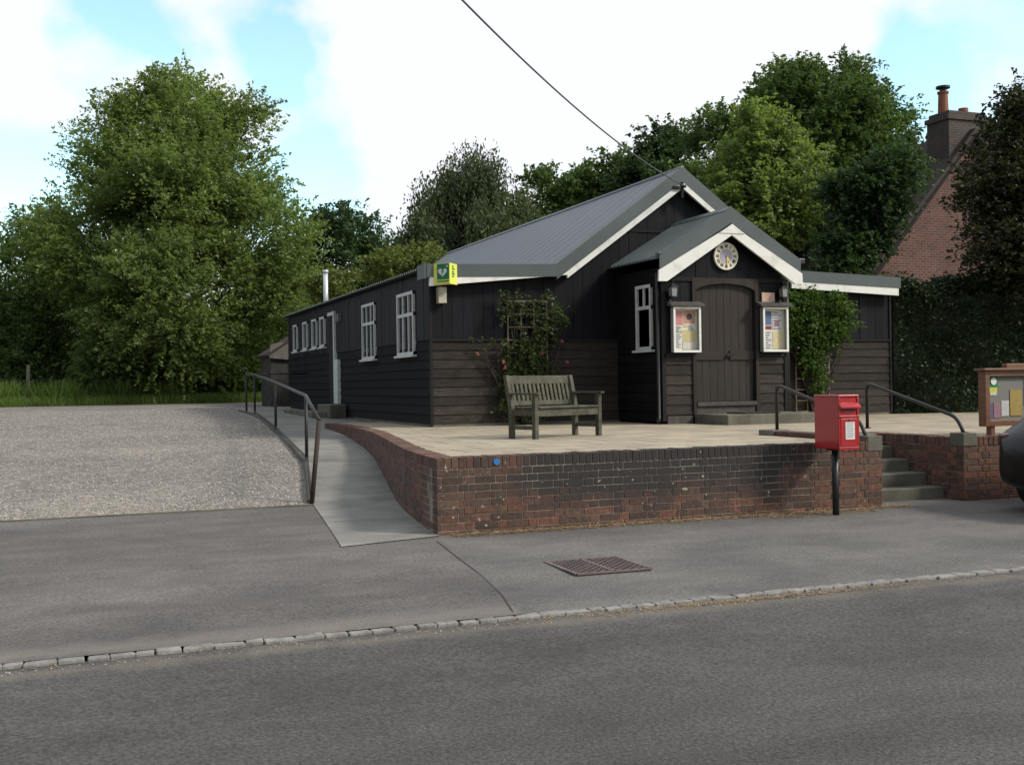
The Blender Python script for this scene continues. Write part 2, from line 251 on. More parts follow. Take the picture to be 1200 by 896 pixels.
# ---------------------------------------------------------------- mesh helpers
class MB:
    def __init__(s): s.v = []; s.f = []
    def add(s, vs, fs):
        o = len(s.v); s.v += [tuple(v) for v in vs]; s.f += [tuple(i+o for i in f) for f in fs]; return s
    def box(s, x0, x1, y0, y1, z0, z1, mtx=None):
        vs = [Vector((x, y, z)) for z in (z0, z1) for y in (y0, y1) for x in (x0, x1)]
        if mtx: vs = [mtx @ v for v in vs]
        return s.add(vs, [(0, 2, 3, 1), (4, 5, 7, 6), (0, 1, 5, 4), (2, 6, 7, 3), (0, 4, 6, 2), (1, 3, 7, 5)])
    def prism(s, poly, axis, a, b, mtx=None):       # poly in the plane normal to axis, extruded a..b
        n = len(poly)
        def P(q, t):
            if axis == 'y': v = (q[0], t, q[1])
            elif axis == 'x': v = (t, q[0], q[1])
            else: v = (q[0], q[1], t)
            v = Vector(v); return mtx @ v if mtx else v
        vs = [P(q, a) for q in poly]+[P(q, b) for q in poly]
        fs = [tuple(range(n))[::-1], tuple(range(n, 2*n))]+[(i, (i+1) % n, (i+1) % n+n, i+n) for i in range(n)]
        return s.add(vs, fs)
    def tube(s, pts, rs, n=10, caps=True):
        pts = [Vector(p) for p in pts]; 
        if isinstance(rs, (int, float)): rs = [rs]*len(pts)
        o = len(s.v); up = None
        for i, p in enumerate(pts):
            d = (pts[min(i+1, len(pts)-1)]-pts[max(i-1, 0)]).normalized()
            if up is None: up = d.orthogonal().normalized()
            up = (up-d*up.dot(d)); up = up.normalized() if up.length > 1e-5 else d.orthogonal().normalized()
            sv = d.cross(up)
            for k in range(n):
                a = 2*PI*k/n; s.v.append(tuple(p+(up*math.cos(a)+sv*math.sin(a))*rs[i]))
        for i in range(len(pts)-1):
            for k in range(n):
                a = o+i*n+k; b = o+i*n+(k+1) % n; s.f.append((a, b, b+n, a+n))
        if caps:
            s.f.append(tuple(range(o, o+n))[::-1]); e = o+(len(pts)-1)*n; s.f.append(tuple(range(e, e+n)))
        return s
    def bar(s, p, q, wd, dp, up=(0, 0, 1)):
        p, q = Vector(p), Vector(q); d = q-p; L = d.length; d.normalize(); u = Vector(up); sx = d.cross(u)
        if sx.length < 1e-4: sx = d.cross(Vector((0, 1, 0)))
        sx.normalize(); u = sx.cross(d)
        m = Matrix((( sx.x, d.x, u.x, p.x), (sx.y, d.y, u.y, p.y), (sx.z, d.z, u.z, p.z), (0, 0, 0, 1)))
        return s.box(-wd/2, wd/2, 0, L, -dp/2, dp/2, m)
    def disc(s, c, r, y0, y1, n=40):                # disc facing -y
        return s.prism([(c[0]+r*math.cos(2*PI*k/n), c[1]+r*math.sin(2*PI*k/n)) for k in range(n)], 'y', y0, y1)
    def build(s, name, m, parent=None, smooth=False, bevel=0):
        me = bpy.data.meshes.new(name); me.from_pydata(s.v, [], s.f); me.validate(); me.update()
        me.materials.append(m if not isinstance(m, str) else M[m])
        import bmesh
        b = bmesh.new(); b.from_mesh(me); bmesh.ops.recalc_face_normals(b, faces=b.faces); b.to_mesh(me); b.free()
        if smooth: me.polygons.foreach_set('use_smooth', [len(p_.vertices) == 4 for p_ in me.polygons])
        o = bpy.data.objects.new(name, me); COL.objects.link(o)
        if parent: o.parent = parent; o.matrix_parent_inverse = Matrix.Translation(parent_world(parent)).inverted()
        if bevel:
            k = o.modifiers.new('b', 'BEVEL'); k.width = bevel; k.segments = 2; k.limit_method = 'ANGLE'; k.angle_limit = rad(40)
        return o
def parent_world(p):
    v = Vector(p.location)
    return v if p.parent is None else Vector((0, 0, 0))+(v if p.type == 'EMPTY' else pw.get(p.name, Vector((0, 0, 0))))
pw = {}
def tag(o, label=None, cat=None, group=None, kind=None):
    for k, v in (('label', label), ('category', cat), ('group', group), ('kind', kind)):
        if v: o[k] = v
    return o
def thing(name, loc, label, cat, group=None):
    o = bpy.data.objects.new(name, None); COL.objects.link(o); o.location = loc; o.empty_display_size = .2
    return tag(o, label, cat, group)
# parts: children are built in world coordinates; the parent inverse of the thing's Empty keeps them there
def sub(mb, name, m, parent, top, **kw):            # a sub-part: child of a part mesh (whose own transform is the identity in the world)
    o = mb.build(name, m, None, **kw); o.parent = parent; return o
def fast_mesh(name, V, Q, m, parent=None, nper=4):
    me = bpy.data.meshes.new(name); me.vertices.add(len(V)); me.vertices.foreach_set('co', np.asarray(V, np.float32).ravel())
    nf = len(Q); me.loops.add(nf*nper); me.loops.foreach_set('vertex_index', np.asarray(Q, np.int32).ravel())
    me.polygons.add(nf); me.polygons.foreach_set('loop_start', np.arange(0, nf*nper, nper, dtype=np.int32)); me.update(calc_edges=True)
    me.materials.append(M[m] if isinstance(m, str) else m)
    o = bpy.data.objects.new(name, me); COL.objects.link(o)
    if parent: o.parent = parent; o.matrix_parent_inverse = Matrix.Translation(parent.location).inverted()
    return o

# ---------------------------------------------------------------- ground
GY = [-400, -60, -12, -11.5, -8, -5, -2, 2, 7, 14, 30, 60, 2000]
GZ = [-.95, -.95, -.895, -.875, -.80, -.75, -.48, -.22, -.03, .08, .22, .35, .8]
def gz(y): return float(np.interp(y, GY, GZ))
def sheet(name, xs_of_y, ys, m, dz, kind='structure', nx=2):
    mb = MB()
    rows = []
    for y in ys:
        x0, x1 = xs_of_y(y); rows.append([(x0+(x1-x0)*i/nx, y, gz(y)+dz) for i in range(nx+1)])
    for a, b in zip(rows, rows[1:]):
        for i in range(nx): mb.add([a[i], a[i+1], b[i+1], b[i]], [(0, 1, 2, 3)])
    o = mb.build(name, m); tag(o, kind=kind); return o
ys_all = sorted(set(GY+list(range(-60, 61, 4))))
sheet('ground', lambda y: (-900, 900), ys_all, 'earth', -.05)
KY = -11.45
sheet('road', lambda y: (-120, 120), [-22, -18, -14, KY-.02], 'tarmac_road', -.014)
sheet('footway', lambda y: (-2.62-(-8.2-y)*.145 if y < -7.9 else -2.36, 40), [KY+.02, -10, -9, -8.2, -7.6], 'tarmac_path', .004)
# curved top of the retaining wall on the ramp side (outer face)
CURVE = [(-2.44, -7.95), (-2.36, -7.0), (-2.24, -6.1), (-2.03, -4.9), (-1.79, -3.6), (-1.60, -2.5), (-1.42, -1.5), (-1.25, -.2), (-1.14, 1.2), (-1.10, 2.4), (-1.10, 3.6)]
RL = [(-3.46, -8.28), (-3.25, -6.6), (-3.05, -4.9), (-2.75, -3.3), (-2.5, -1.8), (-2.3, .6), (-2.12, 3.1), (-1.85, 6.2), (-1.63, 9.2), (-1.58, 12)]
def rlx(y): return float(np.interp(y, [p[1] for p in RL], [p[0] for p in RL]))
def crx(y): return float(np.interp(y, [p[1] for p in CURVE], [p[0] for p in CURVE]))
sheet('tarmac_apron', lambda y: (-120, -2.98 if y > -5.2 else (-3.36+(y+8.28)*.135 if y > -7.995 else -2.5-(-8.3-y)*.145)), [KY+.02, -10, -9, -8.285, -8.0, -7.99, -7, -6, -5.06], 'tarmac_apron', .008)
sheet('gravel_yard', lambda y: (-45, rlx(y)-.03 if y < 12 else (-1.6 if y < 15 else 6)), [-5.05, -4, -3, -2, 0, 2, 4, 7, 10, 12, 14, 15, 18, 22.5], 'gravel', .010)
sheet('ramp', lambda y: (rlx(y), (crx(y)+.04) if y < 3.4 else .3), [-7.94, -7.2, -6, -5, -4, -3, -2, -1, 0, 1, 2, 3.3, 3.6, 5, 7, 9, 11, 14], 'concrete_ramp', .016)
mb = MB(); mb.add([(-3.46, -8.28, gz(-8.28)+.016), (-2.47, -8.03, gz(-8.03)+.016), (-2.40, -7.94, gz(-7.94)+.016), (rlx(-7.94), -7.94, gz(-7.94)+.016)], [(0, 1, 2, 3)]); tag(mb.build('ramp', 'concrete_ramp'), kind='structure')
# narrow concrete edging between gravel and tarmac
mb = MB(); mb.box(-45, -3.06, -5.07, -5.02, -.9, -.728); tag(mb.build('gravel_edging', 'concrete'), kind='structure')
# ramp kerb under the rail
mb = MB()
for a, b in zip(RL[2:9], RL[3:]):
    mb.bar((a[0]-.03, a[1], gz(a[1])-.03), (b[0]-.03, b[1], gz(b[1])-.03), .07, .17)
tag(mb.build('ramp_kerb', 'concrete'), kind='structure')
# worn seam of old tarmac in the footway
mb = MB(); p0 = Vector((-2.5, -8.25, 0)); p1 = Vector((-2.97, KY+.1, 0))
# kerb setts
KV = []
for i in range(6):
    mb = MB(); r = random.Random(i); L = .105+.016*i
    mb.box(-L/2, L/2, -.043, .043, -.12, .03)
    mb.v = [(x+r.uniform(-.009, .009), y+r.uniform(-.008, .008), z+r.uniform(-.003, .003)) for x, y, z in mb.v]
    o = mb.build('kerb_stone', 'kerb', bevel=.008); KV.append((o, L)); 
x = -7.4; first = True; used = set()
while x < 9.5:
    k = random.randrange(6); o, L = KV[k]
    if k in used: o = o.copy(); COL.objects.link(o)
    used.add(k)
    o.location = (x+L/2, KY+random.uniform(-.008, .008), gz(KY)-.0235+random.uniform(-.003, .002)); o.rotation_euler = (0, 0, random.uniform(-.03, .03))
    tag(o, 'small pale granite kerb stone between footway and road', 'kerb stone', 'kerb stones along the road edge'); x += L+.005

# inspection cover
t = thing('drain_cover', (-1.68, -10.03, gz(-10)), 'rusty rectangular metal drain cover set in the grey footway', 'drain cover')
th = Matrix.Translation((-1.73, -10.03, gz(-10)+.008)) @ Matrix.Rotation(rad(-1.5), 4, 'Z') @ Matrix.Diagonal((.90, .94, 1, 1))
mb = MB(); mb.box(-.36, .36, -.36, .36, -.03, 0, th); mb.build('cover_plate', 'iron', t)
mb = MB()
for a, b in (((-.36, -.36), (.36, -.36)), ((-.36, .36), (.36, .36)), ((-.36, -.36), (-.36, .36)), ((.36, -.36), (.36, .36)), ((0, -.36), (0, .36))):
    mb.bar(th @ Vector((*a, .004)), th @ Vector((*b, .004)), .03, .012)
mb.build('cover_frame', 'iron', t)
mb = MB()
for i in range(-8, 9):
    for j in range(-8, 9):
        s = 1 if (i+j) % 2 else -1
        c = Vector((i*.041, j*.041, .003)); d = Vector((.014*s, .014, 0)); mb.bar(th @ (c-d), th @ (c+d), .011, .01)
mb.build('tread_pattern', 'iron', t)

# ---------------------------------------------------------------- patio and retaining walls
PZ = -.05
WY = -7.95; SX0, SX1, SY = 2.88, 4.07, -6.15     # step opening
poly = [(p[0]+.1, p[1]) for p in CURVE[::-1]]
poly = [(.1, 3.6)]+poly[:-1]+[(-2.33, WY+.1), (SX0-.05, WY+.1), (SX0-.05, SY), (SX1+.05, SY), (SX1+.05, WY+.1), (12, WY+.1), (12, -1), (12, .2), (.1, .2)]
mb = MB(); mb.prism(poly, 'z', -.35, PZ); tag(mb.build('patio', 'slabs'), kind='structure')
def path_at(pts, s):
    for a, b in zip(pts, pts[1:]):
        a, b = Vector(a), Vector(b); L = (b-a).length
        if s <= L: return a+(b-a)*(s/L), (b-a)/L
        s -= L
    return Vector(pts[-1]), (Vector(pts[-1])-Vector(pts[-2])).normalized()
def plen(pts): return sum((Vector(b)-Vector(a)).length for a, b in zip(pts, pts[1:]))
def brick_wall(pts, side, ztop, rows, coping, mbk, mbc, depth=.1):
    """Flemish bond courses along a path; side=+1: bricks lie to the left of the walking direction"""
    L = plen(pts); rr = random.Random(3)
    def put(mb_, s0, s1, z0, z1, dp, j=.0015, out_=0):
        p, d = path_at(pts, (s0+s1)/2); nrm = Vector((-d.y, d.x))*side
        m = Matrix(((d.x, nrm.x, 0, p.x), (d.y, nrm.y, 0, p.y), (0, 0, 1, 0), (0, 0, 0, 1)))
        o = rr.uniform(-j, j)-out_
        mb_.box(-(s1-s0)/2, (s1-s0)/2, o, dp, z0+rr.uniform(-j, j), z1+rr.uniform(-j, j), m)
    zc = ztop
    if coping:
        s = 0
        while s < L-.02:
            e = min(s+.066, L); put(mbc, s, e, ztop-.106, ztop+rr.uniform(-.003, .004), .215, .002, .003); s = e+.010
        zc = ztop-.116
    for r in range(rows):
        z1 = zc-.075*r; s = -.0562 if r % 2 else 0; k = r % 2
        while s < L-.015:
            ln = .215 if k % 2 == 0 else .103; a, b = max(s, 0), min(s+ln, L)
            if b-a > .02: put(mbk, a, b, z1-.066, z1, depth)
            s += ln+.010; k += 1
    
wall = thing('retaining_wall', (0, WY, -.8), 'stained red brick retaining wall with brick on edge coping holding up the patio, left of the steps', 'wall')
mb, mc = MB(), MB()
ZT = PZ+.004
brick_wall([(-2.44, WY), (SX0-.0, WY)], 1, ZT, 9, True, mb, mc)
o1 = mb.build('brickwork', 'brick', wall, bevel=.003); mc.build('coping', 'brick', wall, bevel=.005)
mb, mc = MB(), MB()
brick_wall([(-2.44, WY+.106)]+CURVE[1:], -1, ZT, 9, True, mb, MB()); brick_wall([(-2.43, WY+.222)]+CURVE[1:], -1, ZT, 0, True, MB(), mc)
mb.box(-2.439, -2.34, WY+.106, WY+.22, ZT-.106, ZT)
mb.build('brickwork', 'brick_plain', wall, bevel=.003); mc.build('coping', 'brick_plain', wall, bevel=.005)
mb = MB()                                         # mortar core
mb.box(-2.432, SX0-.008, WY+.007, WY+.2, -1.1, ZT-.008)
cc = [(-2.432, WY+.2)]+[(p[0]+.007, p[1]) for p in CURVE[1:]]
for a, b in zip(cc, cc[1:]):
    mb.add([(a[0], a[1], -1.1), (b[0], b[1], -1.1), (b[0]+.2, b[1], -1.1), (a[0]+.2, a[1], -1.1), (a[0], a[1], ZT-.008), (b[0], b[1], ZT-.008), (b[0]+.2, b[1], ZT-.008), (a[0]+.2, a[1], ZT-.008)],
           [(0, 1, 2, 3), (4, 7, 6, 5), (0, 4, 5, 1), (3, 2, 6, 7)])
mb.box(SX0-.2, SX0-.008, WY+.2, SY, -1.1, ZT-.008)
mb.build('mortar_core', 'mortar', wall)
mb = MB(); mb.box(SX0-.22, SX0+.006, WY+.36, SY-.02, PZ+.004, .012); mb.build('step_upstand', 'brick_plain', wall, bevel=.006)
mb = MB(); mb.box(SX0-.2, SX0+.007, WY-.007, WY+.34, -.16, .014); mb.build('concrete_cap', 'concrete', wall, bevel=.008)
mb = MB(); mb.box(SX0-.25, SX0+.008, SY-.018, SY+.3, PZ-.1, .022); mb.build('concrete_cap', 'concrete', wall, bevel=.008)
mb = MB(); mb.disc((-1.82, -.10), .034, WY-.012, WY-.004); tag(mb.build('wall_disc', 'blue'), 'small bright blue disc fixed high on the brick retaining wall', 'plaque')
wall2 = thing('retaining_wall', (5.5, WY, -.8), 'red brick retaining wall right of the steps, below the wooden notice board', 'wall')
mb, mc = MB(), MB()
brick_wall([(SX1, WY), (9.5, WY)], 1, ZT, 9, True, mb, mc)
brick_wall([(SX1, SY+.1), (SX1, WY+.11)], 1, ZT, 9, True, mb, mc)
mb.build('brickwork', 'brick_plain', wall2, bevel=.003); mc.build('coping', 'brick_plain', wall2, bevel=.005)
mb = MB(); mb.box(SX1+.008, 9.5, WY+.007, WY+.2, -1.1, ZT-.008); mb.box(SX1+.007, SX1+.2, WY+.2, SY+.1, -1.1, ZT-.008); mb.build('mortar_core', 'mortar', wall2)
mb = MB(); mb.box(SX1-.006, SX1+.2, WY-.006, WY+.22, -.15, .006); mb.build('concrete_cap', 'concrete', wall2, bevel=.008)
st = thing('garden_steps', (3.5, -7, -.8), 'concrete steps rising between the two brick retaining walls', 'steps')
for i in range(5):
    mb = MB(); mb.box(SX0-.006, SX1+.004, -7.62+i*.30, SY+.12, -1.0 if i == 0 else -.8+.15*i-.03, -.8+.15*(i+1)); mb.build('step', 'concrete', st, bevel=.01)

# ---------------------------------------------------------------- village hall
HW, HL = 9.66, 13.6
hall = thing('village_hall', (HW/2, HL/2, 0), 'black weatherboarded village hall with shallow side aisles, grey roof and white bargeboards', 'hall')
prof = [(-.13, 2.69), (2.26, 2.75), (HW/2, 4.61), (HW-2.26, 2.75), (HW+.13, 2.67)]
def part(mb, name, m, **k): return mb.build(name, m, hall, **k)
def roofz(x): return float(np.interp(x, [p[0] for p in prof], [p[1] for p in prof]))
# inner solid walls
def wallpoly(x0, x1, z0, d=.12):
    return [(x0, z0), (x1, z0)]+[(x, roofz(x)-d) for x in (x1, *[p[0] for p in prof[::-1] if x0 < p[0] < x1], x0)]
mb = MB(); mb.prism(wallpoly(.03, HW-.03, -.5), 'y', .03, .12); part(mb, 'gable_wall', 'board_up'); mb = MB(); mb.prism(wallpoly(.03, HW-.03, -.3), 'y', HL-.12, HL); part(mb, 'gable_wall', 'board_up')
mb = MB(); mb.box(.03, .12, .12, HL-.12, -.5, 2.58); part(mb, 'side_wall', 'board_up'); mb = MB(); mb.box(HW-.12, HW-.03, .12, HL-.12, -.5, 2.58); part(mb, 'side_wall', 'board_up')
PX0, PX1, PY = 3.55, 6.02, -1.65
def shiplap_x(x0, x1, y, z0, n, h, mb, jx=()):   # boards on a wall facing -y
    cuts = [x0]+[c for c in jx if x0 < c < x1]+[x1]
    for i in range(n):
        for a, b in zip(cuts, cuts[1:]):
            z = z0+i*h; q = random.uniform(-.003, .003)
            mb.prism([(y+.03, z), (y-.022+q, z+.004), (y-.004+q, z+h+.006), (y+.03, z+h+.006)], 'x', a+.002, b-.002)
def shiplap_y(y0, y1, x, z0, n, h, mb, s=-1, cuts=()):       # boards on a wall facing -x (s=-1)
    cc = [y0]+list(cuts)+[y1]
    for i in range(n):
        for a, b in zip(cc, cc[1:]):
            z = z0+i*h; q = random.uniform(-.003, .003)
            mb.prism([(x-s*.03, z), (x+s*(.022+q), z+.004), (x+s*(.004+q), z+h+.006), (x-s*.03, z+h+.006)], 'y', a, b)
BH = 1.42/9
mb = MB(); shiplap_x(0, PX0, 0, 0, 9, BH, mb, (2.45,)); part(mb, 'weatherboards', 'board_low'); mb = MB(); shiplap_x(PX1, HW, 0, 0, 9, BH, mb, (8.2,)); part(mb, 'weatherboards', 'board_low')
mb = MB(); shiplap_y(0, 7.3, 0, 0.0, 9, BH, mb, -1, (3.3,)); part(mb, 'weatherboards', 'board_low_shaded'); mb = MB(); shiplap_y(8.15, HL, 0, .28, 8, .165, mb, -1, (11.,)); part(mb, 'weatherboards', 'board_low_shaded')
# upper vertical boards with gaps
def vboards_x(x0, x1, y, z0, mb, wd=.19, ztop=None):
    x = x0
    while x < x1-.01:
        e = min(x+wd, x1); zz = lambda q: (roofz(q)-.14) if ztop is None else ztop(q)
        o = random.uniform(0, .010)
        mb.prism([(x+.003, z0), (e-.003, z0), (e-.003, zz(e)), (x+.003, zz(x))], 'y', y-.008-o, y+.03); x = e
mb = MB(); vboards_x(0, 9.66, 0, 1.45, mb); part(mb, 'vertical_boards', 'board_up')
mb = MB(); y = 0
while y < HL-.01:
    e = min(y+.19, HL); o = random.uniform(0, .008); mb.box(-.008-o, .03, y+.003, e-.003, 1.45 if y < 8 else 1.5, 2.60); y = e
part(mb, 'vertical_boards', 'board_up')
mb = MB(); mb.box(-.03, PX0, -.038, .0, 1.42, 1.455); part(mb, 'drip_rail', 'dark_trim'); mb = MB(); mb.box(PX1, HW+.03, -.038, 0, 1.42, 1.455); part(mb, 'drip_rail', 'dark_trim'); mb = MB(); mb.box(3.55, 6.1, -.03, 0, 3.42, 3.46)
part(mb, 'drip_rail', 'dark_trim')
mb = MB(); mb.box(-.035, .01, -.035, .03, -.02, 2.55); part(mb, 'corner_post', 'dark_trim'); mb = MB(); mb.box(HW-.01, HW+.035, -.035, .03, -.02, 2.5); part(mb, 'corner_post', 'dark_trim')
mb = MB(); mb.box(.0, PX0+.05, -.012, .1, -.35, -.003); mb.box(PX1-.05, HW, -.012, .1, -.35, -.003); mb.box(-.012, .1, .1, HL, -.35, -.003); part(mb, 'plinth', 'concrete')
# roof sheets (thick), from front overhang to back
def slab(p, q, y0, y1, th, mb, up=0):
    mb.prism([(p[0], p[1]-th+up), (q[0], q[1]-th+up), (q[0], q[1]+up), (p[0], p[1]+up)], 'y', y0, y1)
YF, YB = -.20, HL+.2
mb = MB()
for i in (1, 2): slab(prof[i], prof[i+1], YF+.02, YB, .06, mb)
# fine ribs of the profiled sheet
k = YF+.45
while k < YB:
    for i in (1, 2): slab(prof[i], prof[i+1], k, k+.03, .01, mb, .003)
    k += .5
part(mb, 'roof', 'roof')
def corr(p, q, y0, y1, mb, pitch=.076, amp=.011, th=.006, nx=2):
    n = int((y1-y0)/pitch*6); o = len(mb.v)
    for i in range(n+1):
        y = y0+(y1-y0)*i/n; dz = amp*math.sin(2*PI*(y-y0)/pitch)
        for e in (0, -th):
            mb.v.append((p[0], y, p[1]+dz+e)); mb.v.append((q[0], y, q[1]+dz+e))
    for i in range(n):
        a = o+i*4; b = a+4
        mb.f += [(a, a+1, b+1, b), (a+2, b+2, b+3, a+3), (a, b, b+2, a+2), (a+1, a+3, b+3, b+1)]
mb = MB(); corr((-.16, 2.665), (2.30, 2.735), YF+.02, YB, mb, .14, .02); part(mb, 'aisle_roof', 'verge'); mb = MB(); corr((HW-2.30, 2.735), (HW+.16, 2.655), YF+.02, YB, mb, .14, .02); part(mb, 'aisle_roof', 'verge')
mb = MB(); mb.box(.0, .1, 0, HL, 2.52, 2.63); part(mb, 'eaves_board', 'dark_trim'); mb = MB(); mb.box(HW-.1, HW, 0, HL, 2.52, 2.62); part(mb, 'eaves_board', 'dark_trim')
mb = MB()   # ridge capping
mb.tube([(HW/2, YF-.01, 4.615), (HW/2, YB, 4.615)], .035, 8); part(mb, 'ridge_cap', 'ridge', smooth=True)
# verge flashing: face plus cap
mb = MB()
for a, b in zip(prof, prof[1:]):
    fl = .20 if (a[0] < 1 or b[0] > 9) else .25
    mb.prism([(a[0], a[1]-fl), (b[0], b[1]-fl), (b[0], b[1]+.02), (a[0], a[1]+.02)], 'y', YF-.02, YF+.002)
    slab(a, b, YF+.002, YF+.42, .03, mb, .022)
mb.box(-.17, -.13, YF-.01, YF+.42, 2.47, 2.72); part(mb, 'verge_flashing', 'verge')
# white bargeboards
def lerp(a, b, t): return a+(b-a)*t
mb = MB()
mb.prism([(-.08, 2.34), (2.47, 2.585), (2.47, 2.76), (2.2, 2.62), (-.08, 2.60)], 'y', YF-.012, YF+.02+.03)
sl = (4.61-2.75)/(HW/2-2.26)
def barge(x0, sgn, z_off0, z_off1, y0, y1, mb, xa=HW/2, za=4.61):
    pts = [(xa, za-z_off0), (xa+sgn*x0, za-x0*sl-z_off0), (xa+sgn*x0, za-x0*sl-z_off1), (xa, za-z_off1)]
    mb.prism(pts, 'y', y0, y1)
barge(2.36, -1, .20, .375, YF-.012, YF+.04, mb)
part(mb, 'bargeboard', 'white')
mb = MB(); barge(2.36, 1, .20, .375, YF-.012, YF+.04, mb); part(mb, 'bargeboard', 'white')
mb = MB(); mb.prism([(HW-2.47, 2.43), (HW+.08, 2.325), (HW+.08, 2.52), (HW-2.47, 2.60)], 'y', YF-.012, YF+.05); part(mb, 'bargeboard', 'white')
mb = MB(); mb.box(4.62, 4.74, YF-.05, YF-.02, 4.2, 4.26); mb.bar((4.80, YF-.03, 4.05), (4.80, YF-.03, 4.34), .05, .04); mb.tube([(4.8, YF-.02, 4.27), (4.83, YF-.1, 4.25)], .03, 8); part(mb, 'cable_bracket', 'dark_trim')
# flue
f0 = Vector((1.0, 13.2, 2.5)); mb = MB(); mb.tube([f0, f0+Vector((0, 0, 1.42))], .07, 14); mb.tube([f0+Vector((0, 0, 1.40)), f0+Vector((0, 0, 1.47))], .085, 14); part(mb, 'flue', 'flue', smooth=True)

# windows on the left wall (face -x) : frame with panes and sill
def window_x(x, y0, y1, z0, z1, cols, transom, s=-1, top_only=False):
    mb = MB(); d = .055; X = lambda a: x+s*a
    def bx(a, b, ya, yb, za, zb): mb.box(min(X(a), X(b)), max(X(a), X(b)), ya, yb, za, zb)
    fw = .055
    bx(-.02, d, y0, y0+fw, z0, z1); bx(-.02, d, y1-fw, y1, z0, z1); bx(-.02, d+.002, y0, y1, z1-fw, z1); bx(-.02, d+.002, y0, y1, z0, z0+fw)
    for i in range(1, cols):
        yy = y0+(y1-y0)*i/cols; bx(-.02, d-.012, yy-.02, yy+.02, z1-(z1-z0)*transom if top_only else z0, z1)
    if transom: zt = z1-(z1-z0)*transom; bx(-.02, d-.006, y0, y1, zt-.03, zt+.03)
    fr = part(mb, 'window', 'white_frame')
    mb = MB(); bx(-.005, .012, y0+fw, y1-fw, z0+fw, z1-fw); sub(mb, 'pane', 'glass_dark', fr, hall)
    mb = MB(); bx(-.02, .10, y0-.06, y1+.06, z0-.04, z0-.002); sub(mb, 'sill', 'white_frame', fr, hall)
def sub(mb, name, m, parent, top, **kw):
    o = mb.build(name, m, None, **kw); o.parent = parent
    o.matrix_parent_inverse = (Matrix.Translation(top.location) @ parent.matrix_parent_inverse).inverted() if parent.parent else Matrix.Identity(4)
    return o
window_x(0, .92, 2.0, 1.22, 2.36, 3, .36)
window_x(0, 3.68, 4.74, 1.22, 2.36, 3, .36)
for a, b in ((8.5, 9.08), (9.45, 10.05), (10.65, 11.26), (12.05, 12.62)): window_x(0, a, b, 1.64, 2.37, 1, 0)
# side door with white jamb, step, outside lamp
d = MB(); d.box(-.02, .02, 7.46, 8.14, .28, 2.3); dr = part(d, 'side_door', 'dark_trim')
mb = MB(); mb.tube([(-.06, 7.55, 1.25), (-.06, 7.67, 1.25)], .012, 8); sub(mb, 'handle', 'steel', dr, hall)
mb = MB(); mb.box(-.07, .02, 7.36, 7.46, .28, 2.42); mb.box(-.05, .01, 7.461, 8.14, 2.34, 2.42); part(mb, 'door_frame', 'white_frame')
mb = MB(); mb.box(-.085, .0, 6.95, 7.33, .28, 1.29); part(mb, 'white_panel', 'white_frame')
mb = MB(); mb.box(-.10, 0, 6.82, 7.0, 2.15, 2.33); part(mb, 'wall_light', 'lens', bevel=.01)
stp = thing('door_step', (-.3, 7, 0), 'concrete block step below the white edged side door', 'step')
mb = MB(); mb.box(-.42, -.04, 6.3, 7.62, -.10, .27); mb.build('step_block', 'concrete', stp, bevel=.02)
mb = MB(); mb.box(-.75, -.42, 6.6, 10.2, -.1, .12); mb.build('lower_step', 'concrete', stp, bevel=.02)

# ---------------------------------------------------------------- porch (part of the hall)
CX = 4.80; EZ, AZ = 2.75, 3.61; PE = 1.40; PS = (AZ-EZ)/PE
def pz(x): return AZ-abs(x-CX)*PS
def pzw(x): return pz(x)-.12
mb = MB()
mb.prism([(PX0+.02, PZ), (4.20, PZ), (4.20, 2.35), (5.36, 2.35), (5.36, PZ), (PX1-.02, PZ), (PX1-.02, pz(PX1)-.12), (CX, AZ-.12), (PX0+.02, pz(PX0)-.12)], 'y', PY+.03, PY+.10)
mb.box(PX0+.02, PX0+.10, PY+.1, 0, PZ, 2.55); mb.box(PX1-.10, PX1-.02, PY+.1, 0, PZ, 2.55)
mb.box(4.1, 5.5, PY+.11, PY+.15, PZ, 2.5)
part(mb, 'porch_wall', 'board_up')
mb = MB(); shiplap_x(PX0+.05, 4.17, PY, .10, 6, .170, mb); part(mb, 'porch_weatherboards', 'board_low'); mb = MB(); shiplap_x(5.40, PX1-.05, PY, .10, 6, .170, mb); part(mb, 'porch_weatherboards', 'board_low')
mb = MB(); shiplap_y(PY+.03, 0, PX0, .0, 7, .165, mb, -1); part(mb, 'porch_side_boards', 'board_low_shaded'); mb = MB(); shiplap_y(PY+.03, 0, PX1, .0, 7, .165, mb, 1); part(mb, 'porch_side_boards', 'board_low_shaded'); mb = MB(); mb.box(PX0-.012, PX0+.03, PY+.03, 0, 1.18, 2.6); part(mb, 'porch_side_boards', 'board_low_shaded')
mb = MB(); vboards_x(PX0+.03, 4.17, PY, 1.14, mb, .16, lambda q: 2.36); vboards_x(5.39, PX1-.03, PY, 1.14, mb, .16, lambda q: 2.36)
vboards_x(PX0+.03, PX1-.03, PY, 2.44, mb, .21, lambda q: pz(q)-.16); part(mb, 'porch_vertical_boards', 'board_up')
mb = MB(); mb.box(PX0+.02, 4.17, PY-.035, PY, 1.08, 1.14); mb.box(5.39, PX1-.02, PY-.035, PY, 1.08, 1.14); mb.box(PX0, PX1, PY-.04, PY, 2.37, 2.44)
mb.box(PX0-.02, PX0+.05, PY-.035, PY+.03, .0, 2.4); mb.box(PX1-.05, PX1+.02, PY-.035, PY+.03, .0, 2.4)
part(mb, 'porch_trim', 'dark_trim')
